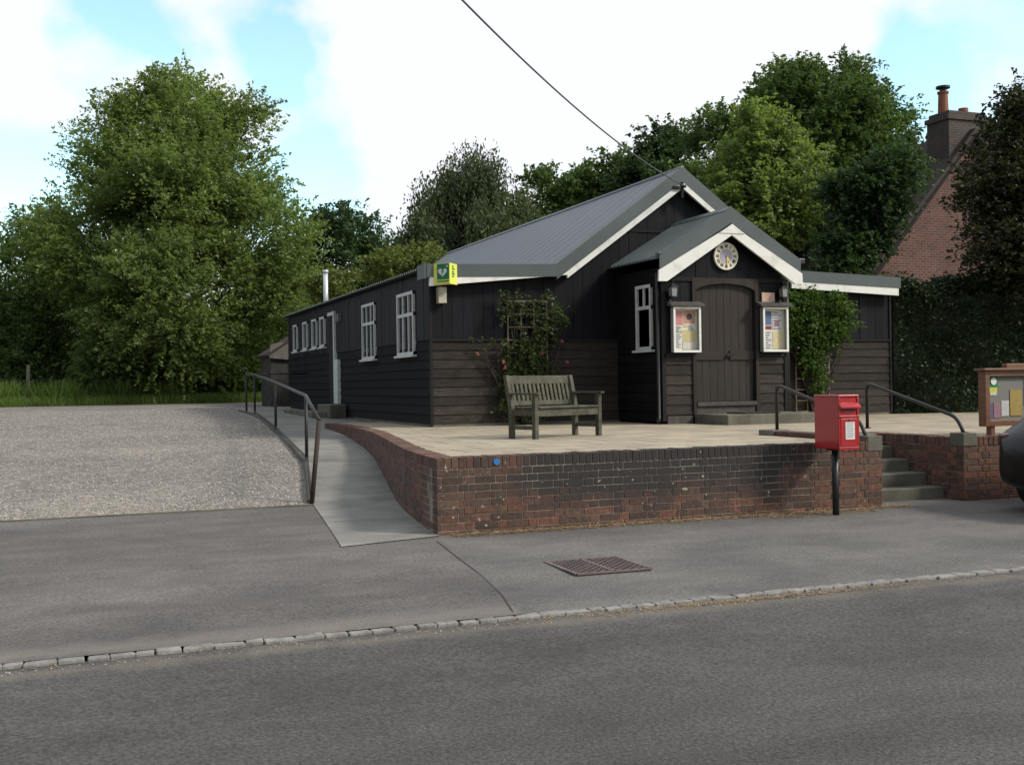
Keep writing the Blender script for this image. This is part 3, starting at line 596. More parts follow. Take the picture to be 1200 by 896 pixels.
mb = MB(); mb.box(PX0+.06, 4.10, PY-.05, PY-.01, PZ, .085); part(mb, 'base_board', 'hood', bevel=.004); mb = MB(); mb.box(5.50, PX1-.06, PY-.05, PY-.01, PZ, .085); part(mb, 'base_board', 'hood', bevel=.004)
# porch roof, ribbed sheet
mb = MB(); YP = PY-.22
for s in (-1, 1):
    slab((CX+s*(PE+.02), EZ), (CX, AZ), YP+.01, -.0, .03, mb) if s < 0 else slab((CX, AZ), (CX+PE+.02, EZ), YP+.01, 0, .03, mb)
    k = YP+.33
    while k < -.05:
        a, b = ((CX-PE-.05, EZ-.02), (CX-.02, AZ-.012)) if s < 0 else ((CX+.02, AZ-.012), (CX+PE+.05, EZ-.02))
        mb.prism([(a[0], a[1]), (b[0], b[1]), (b[0], b[1]+.034), (a[0], a[1]+.034)], 'y', k, k+.05); k += .15
part(mb, 'porch_roof', 'roof_rib')
mb = MB()
for s in (-1, 1):
    a, b = (CX+s*PE, EZ), (CX, AZ)
    pts = [(a[0], a[1]-.22), (b[0], b[1]-.25), (b[0], b[1]+.02), (a[0], a[1]+.02)]
    mb.prism(pts, 'y', YP-.01, YP+.01)
    mb.prism([(a[0], a[1]), (b[0], b[1]), (b[0], b[1]+.026), (a[0], a[1]+.026)], 'y', YP+.01, YP+.30)
mb.prism([(CX-.16, AZ-.06), (CX, AZ+.035), (CX+.16, AZ-.06), (CX, AZ+.0)], 'y', YP, 0)
part(mb, 'porch_verge', 'verge')
for s in (-1, 1):
    mb = MB(); a = (CX+s*(PE+.02), EZ-.245); b = (CX, AZ-.275)
    pts = [(b[0]+s*.16, b[1]-.095), (a[0], a[1]), (a[0]+s*.01, a[1]-.17), (a[0]-s*.14, a[1]-.17), (b[0]+s*.0, b[1]-.20)]
    pts = [(b[0]+s*.003, b[1]-.012), (a[0], a[1]+.02), (a[0]+s*.01, a[1]-.165), (a[0]-s*.15, a[1]-.165), (b[0]+s*.003, b[1]-.185)]
    mb.prism(pts, 'y', YP-.022, YP+.02); part(mb, 'porch_bargeboard', 'white')
mb = MB(); mb.prism([(CX-.25, AZ-.43), (CX+.25, AZ-.43), (CX, AZ-.27)], 'y', YP-.035, YP-.0225); part(mb, 'apex_board', 'white')
# door
mb = MB(); arc = lambda x: 2.19+.15*math.sqrt(max(0, 1-((x-4.78)/.60)**2)); x = 4.20; 
while x < 5.355:
    e = min(x+.145, 5.36); mb.prism([(x+.003, .32), (e-.003, .32), (e-.003, arc(e)), ((x+e)/2, arc((x+e)/2)), (x+.003, arc(x))], 'y', PY+.03-random.uniform(0, .004), PY+.07); x = e
door = part(mb, 'door', 'door_wood')
mb = MB(); mb.box(4.20, 4.74, PY+.005, PY+.027, 1.03, 1.19); mb.box(4.88, 5.36, PY+.005, PY+.027, 1.03, 1.19); sub(mb, 'lock_rail', 'door_wood', door, hall)
mb = MB(); mb.tube([(4.80, PY-.01, 1.09), (4.92, PY-.03, 1.13)], .018, 8); mb.disc((4.86, 1.11), .035, PY-.0, PY+.02, 14); sub(mb, 'handle', 'pipe_black', door, hall)
# arched frame
mb = MB(); n = 16
inner = [(4.78+.60*math.cos(PI*i/n), 2.19+.15*math.sin(PI*i/n)) for i in range(n+1)]
outer = [(5.46, 2.13)]+[(5.46, 2.43)]+[(4.10, 2.43)]+[(4.10, 2.13)]
for i in range(n):
    a, b = inner[i], inner[i+1]
    ta = (a[0], 2.43); tb = (b[0], 2.43); mb.prism([a, ta, tb, b], 'y', PY-.045, PY+.06)
mb.box(4.12, 4.185, PY-.046, PY+.06, PZ+.1, 2.43); mb.box(5.375, 5.44, PY-.046, PY+.06, PZ+.1, 2.43)
part(mb, 'door_frame', 'door_wood')
mb = MB(); mb.box(4.19, 5.37, PY-.06, PY+.06, .24, .31); mb.box(4.15, 5.41, PY-.02, PY+.03, PZ, .24); part(mb, 'threshold', 'hood', bevel=.006)
window_x(PX0, -1.36, -.80, 1.22, 2.34, 2, .35, top_only=True)
mb = MB(); mb.tube([(PX0-.06, PY+.03, 2.5), (PX0-.06, PY+.03, .08), (PX0-.12, PY-.05, .0)], .035, 10); part(mb, 'downpipe', 'pipe_black', smooth=True)
mb = MB(); mb.tube([(PX1+.07, PY+.05, 2.4), (PX1+.07, PY+.05, .0)], .035, 10); part(mb, 'downpipe', 'pipe_black', smooth=True)
# door slab
ds = thing('doorstep', (4.9, -2.3, PZ), 'wide concrete doorstep slab in front of the arched plank door', 'step')
mb = MB(); mb.box(4.12, 5.95, -2.75, PY-.06, PZ-.02, .115); mb.build('step_slab', 'concrete', ds, bevel=.015)
mb = MB(); mb.box(4.6, 5.3, -2.5, -1.95, .116, .135); tag(mb.build('door_mat', 'mat', bevel=.004), 'black door mat lying on the concrete doorstep', 'door mat')

# ---------------------------------------------------------------- things fixed to the porch
ck = thing('wall_clock', (4.79, PY-.03, 2.81), 'round cream wall clock with roman numerals and gilt hands in the porch gable', 'clock')
mb = MB(); mb.disc((4.79, 2.81), .222, PY-.06, PY-.02); mb.build('face', 'cream', ck)
mb = MB(); n = 40
for k in range(n):
    a, b = 2*PI*k/n, 2*PI*(k+1)/n; c = lambda r, t, y: (4.79+r*math.cos(t), y, 2.81+r*math.sin(t))
    mb.add([c(.214, a, PY-.066), c(.214, b, PY-.066), c(.236, b, PY-.066), c(.236, a, PY-.066), c(.236, a, PY-.02), c(.236, b, PY-.02), c(.214, b, PY-.06), c(.214, a, PY-.06)], [(0, 1, 2, 3), (3, 2, 5, 4), (0, 7, 6, 1)])
mb.build('rim', 'cream', ck)
mb = MB(); mb.disc((4.79, 2.81), .125, PY-.064, PY-.055); mb.build('centre_disc', 'lilac', ck)
ROM = {1: 'I', 2: 'II', 3: 'III', 4: 'IIII', 5: 'V', 6: 'VI', 7: 'VII', 8: 'VIII', 9: 'IX', 10: 'X', 11: 'XI', 12: 'XII'}
mb = MB()
for h, s in ROM.items():
    wd = {'I': .016, 'V': .032, 'X': .034}; W = sum(wd[c] for c in s); u = -W/2; ang = -2*PI*h/12
    def pt(a, r): # a = tangential, r = radial
        return (4.79+r*math.cos(PI/2+ang)+a*math.cos(ang), PY-.065, 2.81+r*math.sin(PI/2+ang)+a*math.sin(ang))
    for c in s:
        w_ = wd[c]
        segs = {'I': [((.5, 0), (.5, 1))], 'V': [((.12, 1), (.5, 0)), ((.88, 1), (.5, 0))], 'X': [((.1, 1), (.9, 0)), ((.9, 1), (.1, 0))]}[c]
        for (a0, r0), (a1, r1) in segs: mb.bar(pt(u+a0*w_, .145+.055*r0), pt(u+a1*w_, .145+.055*r1), .009, .003, up=(0, 1, 0))
        u += w_
mb.build('numerals', 'ink', ck)
def hand(name, deg, L, wd):
    a = rad(deg); mb = MB(); mb.bar((4.79-.03*math.sin(a), PY-.072, 2.81-.03*math.cos(a)), (4.79+L*math.sin(a), PY-.072, 2.81+L*math.cos(a)), wd, .004, up=(0, 1, 0)); mb.build(name, 'brass', ck)
hand('hour_hand', 150, .12, .024); hand('minute_hand', 172, .18, .014)
def lantern(x, z, label):
    t = thing('wall_lantern', (x, PY-.03, z), label, 'lantern', 'lanterns beside the porch door'); y = PY-.13
    mb = MB(); mb.tube([(x, PY, z-.12), (x, y, z-.15), (x, y, z-.10)], .012, 8); mb.box(x-.03, x+.03, PY-.03, PY-.008, z-.2, z-.02); mb.build('bracket', 'pipe_black', t)
    mb = MB(); mb.prism([(x-.05, z-.10), (x+.05, z-.10), (x+.062, z+.05), (x-.062, z+.05)], 'y', y-.05, y+.05); mb.build('glass', 'lens', t)
    mb = MB(); c = (x, y, z+.13); b = [(x-.085, y-.07, z+.05), (x+.085, y-.07, z+.05), (x+.085, y+.07, z+.05), (x-.085, y+.07, z+.05)]
    mb.add(b+[c], [(0, 1, 2, 3), (0, 4, 1), (1, 4, 2), (2, 4, 3), (3, 4, 0)]); mb.tube([(x, y, z+.12), (x, y, z+.17)], .012, 6)
    for sx in (-1, 1):
        for sy in (-1, 1): mb.bar((x+sx*.05, y+sy*.052, z-.10), (x+sx*.063, y+sy*.052, z+.05), .009, .009)
    mb.box(x-.055, x+.055, y-.055, y+.055, z-.115, z-.10); mb.build('cage', 'pipe_black', t)
lantern(3.70, 2.20, 'black carriage lantern left of the arched door, above the left notice case')
lantern(5.90, 2.22, 'black carriage lantern right of the arched door, beside the pale plaque')
mb = MB(); mb.box(5.52, 5.785, PY-.035, PY-.012, 2.005, 2.20); tag(mb.build('plaque', 'ply', bevel=.003), 'plain pale pinkish square plaque above the right notice case', 'plaque')
def paper(x0, x1, z0, z1, y, c, t, nm='notice', k=0):
    m = mat('paper', c, .85, base2=tuple(q*.85 for q in c), scale=20)
    mb = MB(); mb.box(x0, x1, y-.0015-.001*k, y, z0, z1); o = mb.build(nm, m, t); return o
def prints(x0, x1, z0, z1, y, n, parent, t):
    mb = MB(); r = random.Random(int(x0*1000))
    for i in range(n):
        z = z1-(z1-z0)*(i+.7)/n; mb.box(x0+.008, x1-.008-(x1-x0)*r.uniform(0, .4), y-.0055, y-.004, z, z+(z1-z0)/n*.35)
    o = mb.build('print_lines', 'print', None); o.parent = parent; o.matrix_parent_inverse = (Matrix.Translation(t.location) @ parent.matrix_parent_inverse).inverted()
def notice_case(x0, x1, z0, z1, label, kind):
    t = thing('notice_case', ((x0+x1)/2, PY-.05, z0), label, 'notice board', 'white notice cases on the porch'); y1 = PY-.05; y0 = PY-.15
    mb = MB(); mb.box(x0+.012, x1-.012, y1-.012, y1, z0+.01, z1-.01); mb.build('back_board', 'cream', t)
    mb = MB(); mb.box(x0, x0+.014, y0+.012, y1, z0, z1); mb.box(x1-.014, x1, y0+.012, y1, z0, z1); mb.box(x0+.014, x1-.014, y0+.012, y1, z0, z0+.014); mb.build('case_side', 'case_side', t)
    mb = MB(); f = .032
    mb.box(x0-.004, x0+f, y0-.012, y0+.011, z0-.004, z1); mb.box(x1-f, x1+.004, y0-.012, y0+.011, z0-.004, z1)
    mb.box(x0+f, x1-f, y0-.0115, y0+.011, z0-.004, z0+f); mb.box(x0+f, x1-f, y0-.0115, y0+.011, z1-f, z1); mb.build('front_frame', 'white', t)
    mb = MB(); mb.prism([(y1+.005, z1+.02), (y0-.05, z1+.01), (y0-.05, z1+.045), (y1+.005, z1+.10)], 'x', x0-.07, x1+.07); mb.build('hood', 'hood', t)
    yb = y1-.013; W = x1-x0-.1; H = z1-z0-.1; X = x0+.05; Z = z0+.05
    L = {0: [(0, .42, .62, .98, (.55, .25, .23)), (.45, .98, .66, .99, (.50, .28, .22)), (.02, .4, .42, .60, (.68, .67, .63)), (.45, .62, .56, .64, (.55, .52, .3)), (.66, .98, .48, .63, (.7, .7, .66)),
             (.3, .98, .2, .5, (.55, .49, .27)), (.02, .36, .05, .40, (.66, .66, .62)), (.4, .95, .0, .19, (.62, .58, .5))],
         1: [(0, .44, .62, .98, (.11, .15, .27)), (.02, .44, .5, .60, (.22, .06, .08)), (.02, .44, .0, .46, (.62, .62, .62)), (.48, .98, .5, .98, (.62, .62, .68)), (.48, .98, .0, .47, (.62, .54, .32)), (.58, .80, .58, .76, (.35, .10, .10))]}[kind]
    for i, (a, b, c, d_, colr) in enumerate(L):
        o = paper(X+a*W, X+b*W, Z+c*H, Z+d_*H, yb, colr, t, 'poster' if colr[0]-colr[2] > .1 or colr[2] > colr[0]+.1 else 'notice', i)
        if colr[0] > .6 and colr[2] > .55: prints(X+a*W, X+b*W, Z+c*H, Z+d_*H, yb-.006+.004-.001*i, 7, o, t)
    mb = MB()
    if kind == 0: mb.disc((X+.72*W, Z+.84*H), .05, yb-.012, yb-.009, 20); mb.build('emblem', M['ink'], t)
notice_case(3.69, 4.21, 1.16, 1.92, 'white framed notice case with pink and cream papers, left of the arched door', 0)
notice_case(5.46, 5.97, 1.165, 1.935, 'white framed notice case with a blue poster, right of the arched door', 1)
def flood(x, y, z, label):
    t = thing('floodlight', (x, y, z), label, 'floodlight', 'small black floodlights at the porch eaves')
    mb = MB(); mb.box(x-.07, x+.07, y-.05, y+.05, z-.03, z+.06); mb.build('lamp_head', 'pipe_black', t, bevel=.01)
    mb = MB(); mb.tube([(x, y, z-.03), (x+.02, y+.05, z-.12)], .015, 6); mb.build('bracket', 'pipe_black', t)
flood(3.45, YP+.06, 2.76, 'small black floodlight on the left eave corner of the porch')
flood(6.28, YP+.12, 2.74, 'small black floodlight on the right eave corner of the porch')
# defibrillator sign
t = thing('defibrillator_sign', (.2, -.3, 2.5), 'yellow and green defibrillator sign with white heart at the hall corner', 'sign')
A = Vector((-.01, -.225, 0)); B = Vector((.195, -.45, 0)); Cc = Vector((.40, -.225, 0)); z0, z1 = 2.365, 2.715
for nm, p, q, m in (('left_face', A, B, 'yellow'), ('right_face', B, Cc, 'yellow')):
    mb = MB(); mb.bar(p+Vector((0, 0, (z0+z1)/2)), q+Vector((0, 0, (z0+z1)/2)), .008, z1-z0); mb.build('sign_panel', m, t)
dA = (B-A).normalized(); LA = (B-A).length; nA = Vector((dA.y, -dA.x, 0))
if nA.y > 0: nA = -nA
def onA(u, z, e=.006): return A+dA*u*LA+nA*e+Vector((0, 0, z))
def fpoly(uv, e, m, nm, fn=onA):
    mb = MB(); f = [fn(u, z0+(z1-z0)*v, e) for u, v in uv]; b = [fn(u, z0+(z1-z0)*v, e-.003) for u, v in uv]; n = len(f)
    mb.add(f+b, [tuple(range(n)), tuple(range(n, 2*n))[::-1]]+[(i, (i+1) % n, (i+1) % n+n, i+n) for i in range(n)]); return mb.build(nm, m, t)
fpoly([(.22, .22), (.98, .22), (.98, .97), (.22, .97)], .008, 'green', 'green_square')
hp = []
for i in range(28):
    a = 2*PI*i/28; hx = 16*math.sin(a)**3; hy = 13*math.cos(a)-5*math.cos(2*a)-2*math.cos(3*a)-math.cos(4*a); hp.append((.57+hx/16*.28, .57+hy/17*.24))
fpoly(hp, .011, 'paper', 'heart')
fpoly([(.60, .76), (.50, .57), (.57, .58), (.50, .40), (.68, .62), (.60, .61), (.68, .76)], .014, 'green', 'lightning_bolt')
fpoly([(.84, .90), (.84, .86), (.80, .86), (.80, .83), (.84, .83), (.84, .79), (.88, .79), (.88, .83), (.92, .83), (.92, .86), (.88, .86), (.88, .90)], .011, 'paper', 'cross')
fpoly([(.2, .10), (.95, .10), (.95, .16), (.2, .16)], .008, 'green', 'text_strip')
dB = (Cc-B).normalized(); LB = (Cc-B).length; nB = Vector((dB.y, -dB.x, 0)); nB = nB if nB.y < 0 else -nB
def onB(u, z, e=.006): return B+dB*u*LB+nB*e+Vector((0, 0, z))
for i, v in enumerate((.86, .74, .60, .50, .38)): fpoly([(.3, v-.04), (.55+.1*(i % 2), v-.04), (.55+.1*(i % 2), v+.03), (.3, v+.03)], .008, 'green', 'text_mark', onB)
mb = MB(); mb.box(.09, .235, -.16, -.012, 2.06, 2.335); tag(mb.build('alarm_box', 'cream_box', bevel=.006), 'small cream box under the defibrillator sign on the hall corner', 'box')

# ---------------------------------------------------------------- post box
t = thing('post_box', (2.0, -8.25, -.8), 'small red lamp style post box on a black post against the brick wall', 'post box')
bx0, bx1, by0, by1, bz0, bz1 = 1.868, 2.118, -8.5, -8.08, -.085, .49
mb = MB(); mb.box(bx0, bx1, by0, by1, bz0, bz1-.02); mb.box(bx0-.008, bx1+.008, by0-.012, by1+.004, bz1-.02, bz1+.006); mb.build('box_body', 'red', t, bevel=.006)
mb = MB()
mb.box(bx0+.018, bx1-.018, by0-.012, by0-.002, bz0+.03, .245); mb.build('door', 'red', t, bevel=.004)
mb = MB(); mb.box(bx0-.004, bx1+.008, by0-.012, by0-.001, bz0-.006, bz0+.026); mb.box(bx0-.004, bx0+.016, by0-.009, by0-.001, bz0+.028, bz1-.022); mb.box(bx1-.016, bx1+.008, by0-.009, by0-.001, bz0+.028, bz1-.022); mb.box(bx0-.004, bx1+.008, by0-.022, by0-.001, .255, .275); mb.build('raised_frame', 'red', t, bevel=.003)
mb = MB(); mb.prism([(by0-.001, .365), (by0-.05, .350), (by0-.05, .372), (by0-.001, .412)], 'x', bx0-.002, bx1+.006); mb.build('slot_hood', 'red', t, bevel=.003)
mb = MB(); mb.box(bx0+.03, bx1-.03, by0-.004, by0-.001, .318, .352); mb.build('slot', 'red_dark', t)
mb = MB(); mb.box(bx0+.075, bx1-.055, by0-.017, by0-.0125, .02, .205); pl = mb.build('collection_plate', 'paper', t, bevel=.002)
mb = MB()
for i in range(8): mb.box(bx0+.088, bx1-.068-(.01 if i % 3 else 0), by0-.0185, by0-.0172, .19-i*.021, .197-i*.021)
mb.build('plate_print', 'print', t)
mb = MB(); mb.tube([(1.993, by0-.016, .225), (1.993, by0-.012, .225)], .012, 10); mb.build('keyhole', 'red_dark', t)
mb = MB(); mb.tube([(1.96, -8.31, -.9), (1.96, -8.31, bz0)], .036, 14); mb.build('post', 'pipe_black', t, smooth=True)
mb = MB(); mb.box(1.90, 2.02, -8.37, -8.25, bz0-.02, bz0-.002); mb.build('mounting_plate', 'pipe_black', t)

# ---------------------------------------------------------------- handrails
def arc_pts(ps, r=.1, n=6):
    out_ = [Vector(ps[0])]
    for a, b, c in zip(ps, ps[1:], ps[2:]):
        a, b, c = Vector(a), Vector(b), Vector(c); p = b+(a-b).normalized()*r; q = b+(c-b).normalized()*r
        for i in range(n+1):
            s = i/n; out_.append(p*(1-s)**2+b*2*s*(1-s)+q*s*s)
    return out_+[Vector(ps[-1])]
def steprail(x, label):
    t = thing('handrail', (x, -7, 0), label, 'handrail', 'bent tube handrails beside the steps')
    mb = MB(); mb.tube(arc_pts([(x, -6.08, .0), (x, -6.08, .61), (x, -7.72, .19), (x, -7.84, -.02)], .13), .022, 10); mb.build('rail_tube', 'steel', t, smooth=True)
    mb = MB(); 
    for y in (-6.08, -7.84): mb.tube([(x, y, -.0), (x, y, .012)], .05, 12)
    mb.build('base_flange', 'steel', t)
    for y in ():
        pass
steprail(SX0-.12, 'black bent tube handrail on the left wall of the steps, behind the post box')
steprail(SX1+.12, 'black bent tube handrail on the right wall of the steps, near the wooden notice board')
t = thing('ramp_railing', (-2.5, 0, -.2), 'long grey metal railing with five posts along the left edge of the ramp', 'railing')
posts = [(-3.07, -4.93, .26), (-2.50, -1.8, .53), (-2.14, 3.1, .77), (-1.65, 9.0, .99), (-1.62, 10.6, 1.02)]
posts[1] = (-2.52, -1.85, .54)
mb = MB(); mb.tube([(-2.96, -4.93, .26), posts[1], posts[2], posts[3], posts[4]], .026, 10); mb.tube([(-1.62, 10.6, 1.02), (.0, 10.9, 1.02)], .018, 8); mb.build('top_rail', 'steel', t, smooth=True)
for i, (x, y, z) in enumerate(posts):
    mb = MB(); mb.tube([(x-.0, y, gz(y)-.05), (x+(.11 if i == 0 else 0), y, z)], .026 if i else .03, 10); mb.build('post', 'rust' if i == 0 else 'steel', t, smooth=True)
mb = MB(); mb.tube([(p[0], p[1], gz(p[1])+.10) for p in posts[:4]], .016, 8); mb.build('bottom_rail', 'steel', t, smooth=True)

# ---------------------------------------------------------------- bench
t = thing('garden_bench', (-.23, -5.08, PZ), 'weathered grey green slatted wooden bench with armrests on the patio', 'bench')
BT = Matrix.Translation((-.20, -5.06, PZ)) @ Matrix.Rotation(rad(22), 4, 'Z')    # local x along the front, -y forward; origin front-left foot
BLn, BD = 1.27, .44
def bbox(mb, *a): return mb.box(*a, BT)
for lx in (0, BLn-.065):
    mb = MB(); bbox(mb, lx, lx+.065, 0, .065, 0, .57); mb.build('leg', 'bench', t, bevel=.005)
    mb = MB(); m = BT
    mb.prism([(BD, 0), (BD+.065, 0), (BD+.065, .38), (BD+.16, .83), (BD+.10, .83), (BD, .40)], 'x', lx, lx+.065, m); mb.build('leg', 'bench', t, bevel=.005)
    mb = MB(); bbox(mb, lx-.008, lx+.073, -.05, BD+.06, .572, .60); mb.build('armrest', 'bench', t, bevel=.008)
    mb = MB(); bbox(mb, lx+.012, lx+.053, .065, BD, .30, .385); bbox(mb, lx+.015, lx+.05, .065, BD, .12, .17); mb.build('side_rail', 'bench', t, bevel=.004)
mb = MB(); bbox(mb, .065, BLn-.065, .008, .045, .29, .392); mb.build('front_rail', 'bench', t, bevel=.004)
for i in range(6):
    mb = MB(); y = -.02+i*.083; bbox(mb, .0 if i else .066, BLn if i else BLn-.066, y, y+.066, .393, .415) if 0 < i < 5 else bbox(mb, .067, BLn-.067, y, y+.066, .393, .415); mb.build('seat_slat', 'bench', t, bevel=.004)
lean = lambda z: BD+.03+(z-.40)/(.83-.40)*.10
def backbox(mb, x0, x1, z0, z1, th=.03):
    mb.prism([(lean(z0), z0), (lean(z0)+th, z0), (lean(z1)+th, z1), (lean(z1), z1)], 'x', x0, x1, BT)
mb = MB(); backbox(mb, .066, BLn-.066, .715, .825, .038); mb.build('top_rail', 'bench', t, bevel=.006)
mb = MB(); backbox(mb, .066, BLn-.066, .43, .49, .034); mb.build('back_rail', 'bench', t, bevel=.004)
for i in range(14):
    mb = MB(); x = .10+i*(BLn-.20-.042)/13; backbox(mb, x, x+.042, .489, .716, .018); mb.build('back_slat', 'bench', t)

# ---------------------------------------------------------------- wooden notice board at the right
t = thing('wooden_notice_board', (5.2, -7.7, PZ), 'brown wooden notice board with glazed front standing behind the right brick wall', 'notice board')
x0, x1, z0, z1, y = 4.63, 5.75, .06, .74, -7.7
mb = MB(); mb.box(x0+.02, x1-.02, y+.02, y+.05, z0+.02, z1-.02); mb.build('pin_board', 'felt', t)
mb = MB(); mb.box(x0, x0+.07, y-.03, y+.09, z0, z1); mb.box(x1-.07, x1, y-.03, y+.09, z0, z1); mb.box(x0+.07, x1-.07, y-.028, y+.09, z0, z0+.07); mb.box(x0+.07, x1-.07, y-.028, y+.09, z1-.07, z1)
mb.build('frame', 'board_wood', t, bevel=.005)
mb = MB(); mb.box(x0-.05, x1+.05, y-.07, y+.11, z1+.001, z1+.03); mb.build('top_cap', 'board_wood', t, bevel=.006)
mb = MB(); mb.box(4.97, x1-.1, y-.03, y+.05, z1+.031, z1+.085); mb.build('header_board', 'board_wood', t, bevel=.006)
for xx in (x0+.1, x1-.16):
    mb = MB(); mb.box(xx, xx+.06, y-.01, y+.07, PZ, z0); mb.build('leg', 'board_wood', t)
for i, (a, b, c, d_, colr) in enumerate([(.10, .24, .48, .62, (.01, .25, .08)), (.11, .23, .41, .475, (.6, .6, .1)), (.12, .22, .38, .41, (.6, .6, .6)), (.09, .16, .10, .28, (.13, .12, .22)), (.17, .28, .10, .29, (.33, .18, .22)), (.29, .41, .12, .31, (.55, .55, .52)), (.43, .62, .12, .44, (.38, .27, .08)), (.66, .9, .25, .6, (.6, .6, .6))]):
    paper(x0+a, x0+b, z0+c, z0+d_, y+.019, colr, t, 'poster', i)
mb = MB(); mb.disc((x0+.17, z0+.55), .045, y+.0085, y+.0105, 20); mb.build('emblem', 'paper', t)

# ---------------------------------------------------------------- parked car (rear end reaches into the picture)
def car():
    t = thing('parked_car', (5.9, -9.5, -.8), 'dark parked car, only its rounded rear end showing at the right edge', 'car')
    xs0, yc, hw = 3.76, -9.45, .84; zg = -.83
    # section stations along x: (x, half width, lower z, waist z, roof z or None, roof half width)
    st_ = [(0, .55, .36, .60, .62, .5), (.04, .70, .30, .78, .84, .62), (.16, .80, .24, .90, .94, .66), (.35, .83, .22, .93, 1.10, .62), (.62, .84, .2, .94, 1.38, .58), (1.0, .85, .2, .94, 1.46, .60), (1.9, .85, .2, .93, 1.49, .60), (2.5, .85, .2, .92, 1.42, .58), (3.0, .84, .2, .92, 1.12, .60), (3.25, .83, .22, .90, .96, .66), (3.8, .80, .24, .82, .86, .62), (4.05, .66, .30, .70, .72, .5), (4.12, .5, .38, .60, .61, .4)]
    mb = MB(); n = 14
    rows = []
    for (x, w_, zl, zw, zr, wr) in st_:
        h = [(-w_*.9, zl), (-w_, zl+.12), (-w_*1.0, (zl+zw)/2+.04), (-w_*.985, zw-.05), (-w_*.95, zw), (-wr, zr-.05), (-wr*.8, zr), (-wr*.3, zr+.015)]
        ring = h+[(-a, b) for a, b in h[::-1]]
        rows.append([(xs0+x, yc+a, zg+b) for a, b in ring])
    m_ = len(rows[0]); o = 0
    for r in rows: mb.v += r
    for i in range(len(rows)-1):
        for k in range(m_): mb.f.append((i*m_+k, i*m_+(k+1) % m_, (i+1)*m_+(k+1) % m_, (i+1)*m_+k))
    mb.f.append(tuple(range(m_))); mb.f.append(tuple(range((len(rows)-1)*m_, len(rows)*m_)))
    b = mb.build('body', 'carpaint', t, smooth=True); s = b.modifiers.new('s', 'SUBSURF'); s.levels = 2; s.render_levels = 2
    mb = MB(); mb.add([(xs0+.30, yc-.52, zg+1.08), (xs0+.30, yc+.52, zg+1.08), (xs0+.60, yc+.48, zg+1.385), (xs0+.60, yc-.48, zg+1.385)], [(0, 1, 2, 3)]); mb.v = [(x-.02, y, z+.025) for x, y, z in mb.v]; mb.build('rear_window', 'glass_dark', t)
    for s in (-1, 1):
        mb = MB(); ya, yb = sorted((yc+s*.60, yc+s*.755)); mb.box(xs0+.085, xs0+.3, ya, yb, zg+.73, zg+.87); mb.build('tail_lamp', 'lampred', t, bevel=.03)
        mb = MB(); mb.add([(xs0+.75, yc+s*.80, zg+.98), (xs0+2.9, yc+s*.80, zg+.98), (xs0+2.45, yc+s*.64, zg+1.36), (xs0+.95, yc+s*.64, zg+1.38)], [(0, 1, 2, 3)]); mb.build('side_window', 'glass_dark', t)
        for wx in (.75, 3.35):
            mb = MB(); mb.tube([(xs0+wx, yc+s*.66, zg+.31), (xs0+wx, yc+s*.865, zg+.31)], .31, 28); w_ = mb.build('wheel', 'tyre', t, bevel=.02)
            mb = MB(); mb.tube([(xs0+wx, yc+s*.84, zg+.31), (xs0+wx, yc+s*.872, zg+.31)], .2, 20); sub(mb, 'rim', 'alloy', w_, t)
    mb = MB(); mb.box(xs0-.0, xs0+.03, yc-.26, yc+.26, zg+.50, zg+.61); mb.build('number_plate', 'yellow', t)
car()

# ---------------------------------------------------------------- cable and its pole
Aw = Vector((4.83, -.3, 4.25)); Bw = Vector((-10, -16, 7.0)); Bx = Vector((-19.5, -25.6, 11.3))
mb = MB(); mb.tube([Aw.lerp(Bw, i/60)-Vector((0, 0, .9*4*(i/60)*(1-i/60))) for i in range(61)]+[Bx], .011, 6); tag(mb.build('overhead_cable', 'cable', smooth=True), 'thin overhead cable slanting across the sky down to the hall gable apex', 'cable')

# ---------------------------------------------------------------- cottage behind the hedge
t = thing('brick_cottage', (18.6, 12, 0), 'red brick cottage gable with dark tiled roof behind the hedge', 'cottage')
gx, gz_, ex, ez = 19.5, 7.95, 15.55, 3.50
mb = MB(); mb.prism([(ex+.25, -.5), (23.2, -.5), (23.2, 3.6), (gx, gz_-.1), (ex+.25, ez+.15)], 'y', 8, 16); mb.build('wall', 'cottage_brick', t)
mb = MB()
mb.prism([(ex-.12, ez-.12), (gx, gz_), (gx, gz_+.16), (ex-.16, ez+.04)], 'y', 7.78, 16.2); mb.prism([(gx, gz_), (23.45, ez-.12), (23.5, ez+.04), (gx, gz_+.16)], 'y', 7.78, 16.2); mb.build('roof', 'tile', t)
mb = MB(); mb.prism([(ex-.05, ez-.2), (gx, gz_-.10), (gx, gz_+.0), (ex-.12, ez-.07)], 'y', 7.76, 7.85); mb.build('bargeboard', 'dark_trim', t)
mb = MB(); mb.box(18.7, 20.2, 8.03, 8.95, 6.6, 8.38); mb.box(18.65, 20.25, 7.98, 9.0, 8.38, 8.52); mb.box(18.74, 20.16, 8.07, 8.91, 8.52, 8.65); ch = mb.build('chimney', 'chimney_brick', t)
mb = MB(); mb.tube([(18.93, 8.5, 8.65), (18.93, 8.5, 9.27)], [.16, .14], 14); mb.tube([(18.93, 8.5, 9.25), (18.93, 8.5, 9.31)], .17, 14); sub(mb, 'chimney_pot', 'terracotta', ch, t)
mb = MB(); mb.tube([(18.93, 8.5, 9.31), (18.93, 8.5, 9.41)], .10, 10); mb.tube([(18.93, 8.5, 9.41), (18.93, 8.5, 9.47)], .21, 14); sub(mb, 'cowl', 'steel', ch, t)
mb = MB(); mb.tube([(19.7, 8.5, 8.64), (19.7, 8.5, 8.86)], .15, 14); sub(mb, 'chimney_pot', 'terracotta', ch, t)
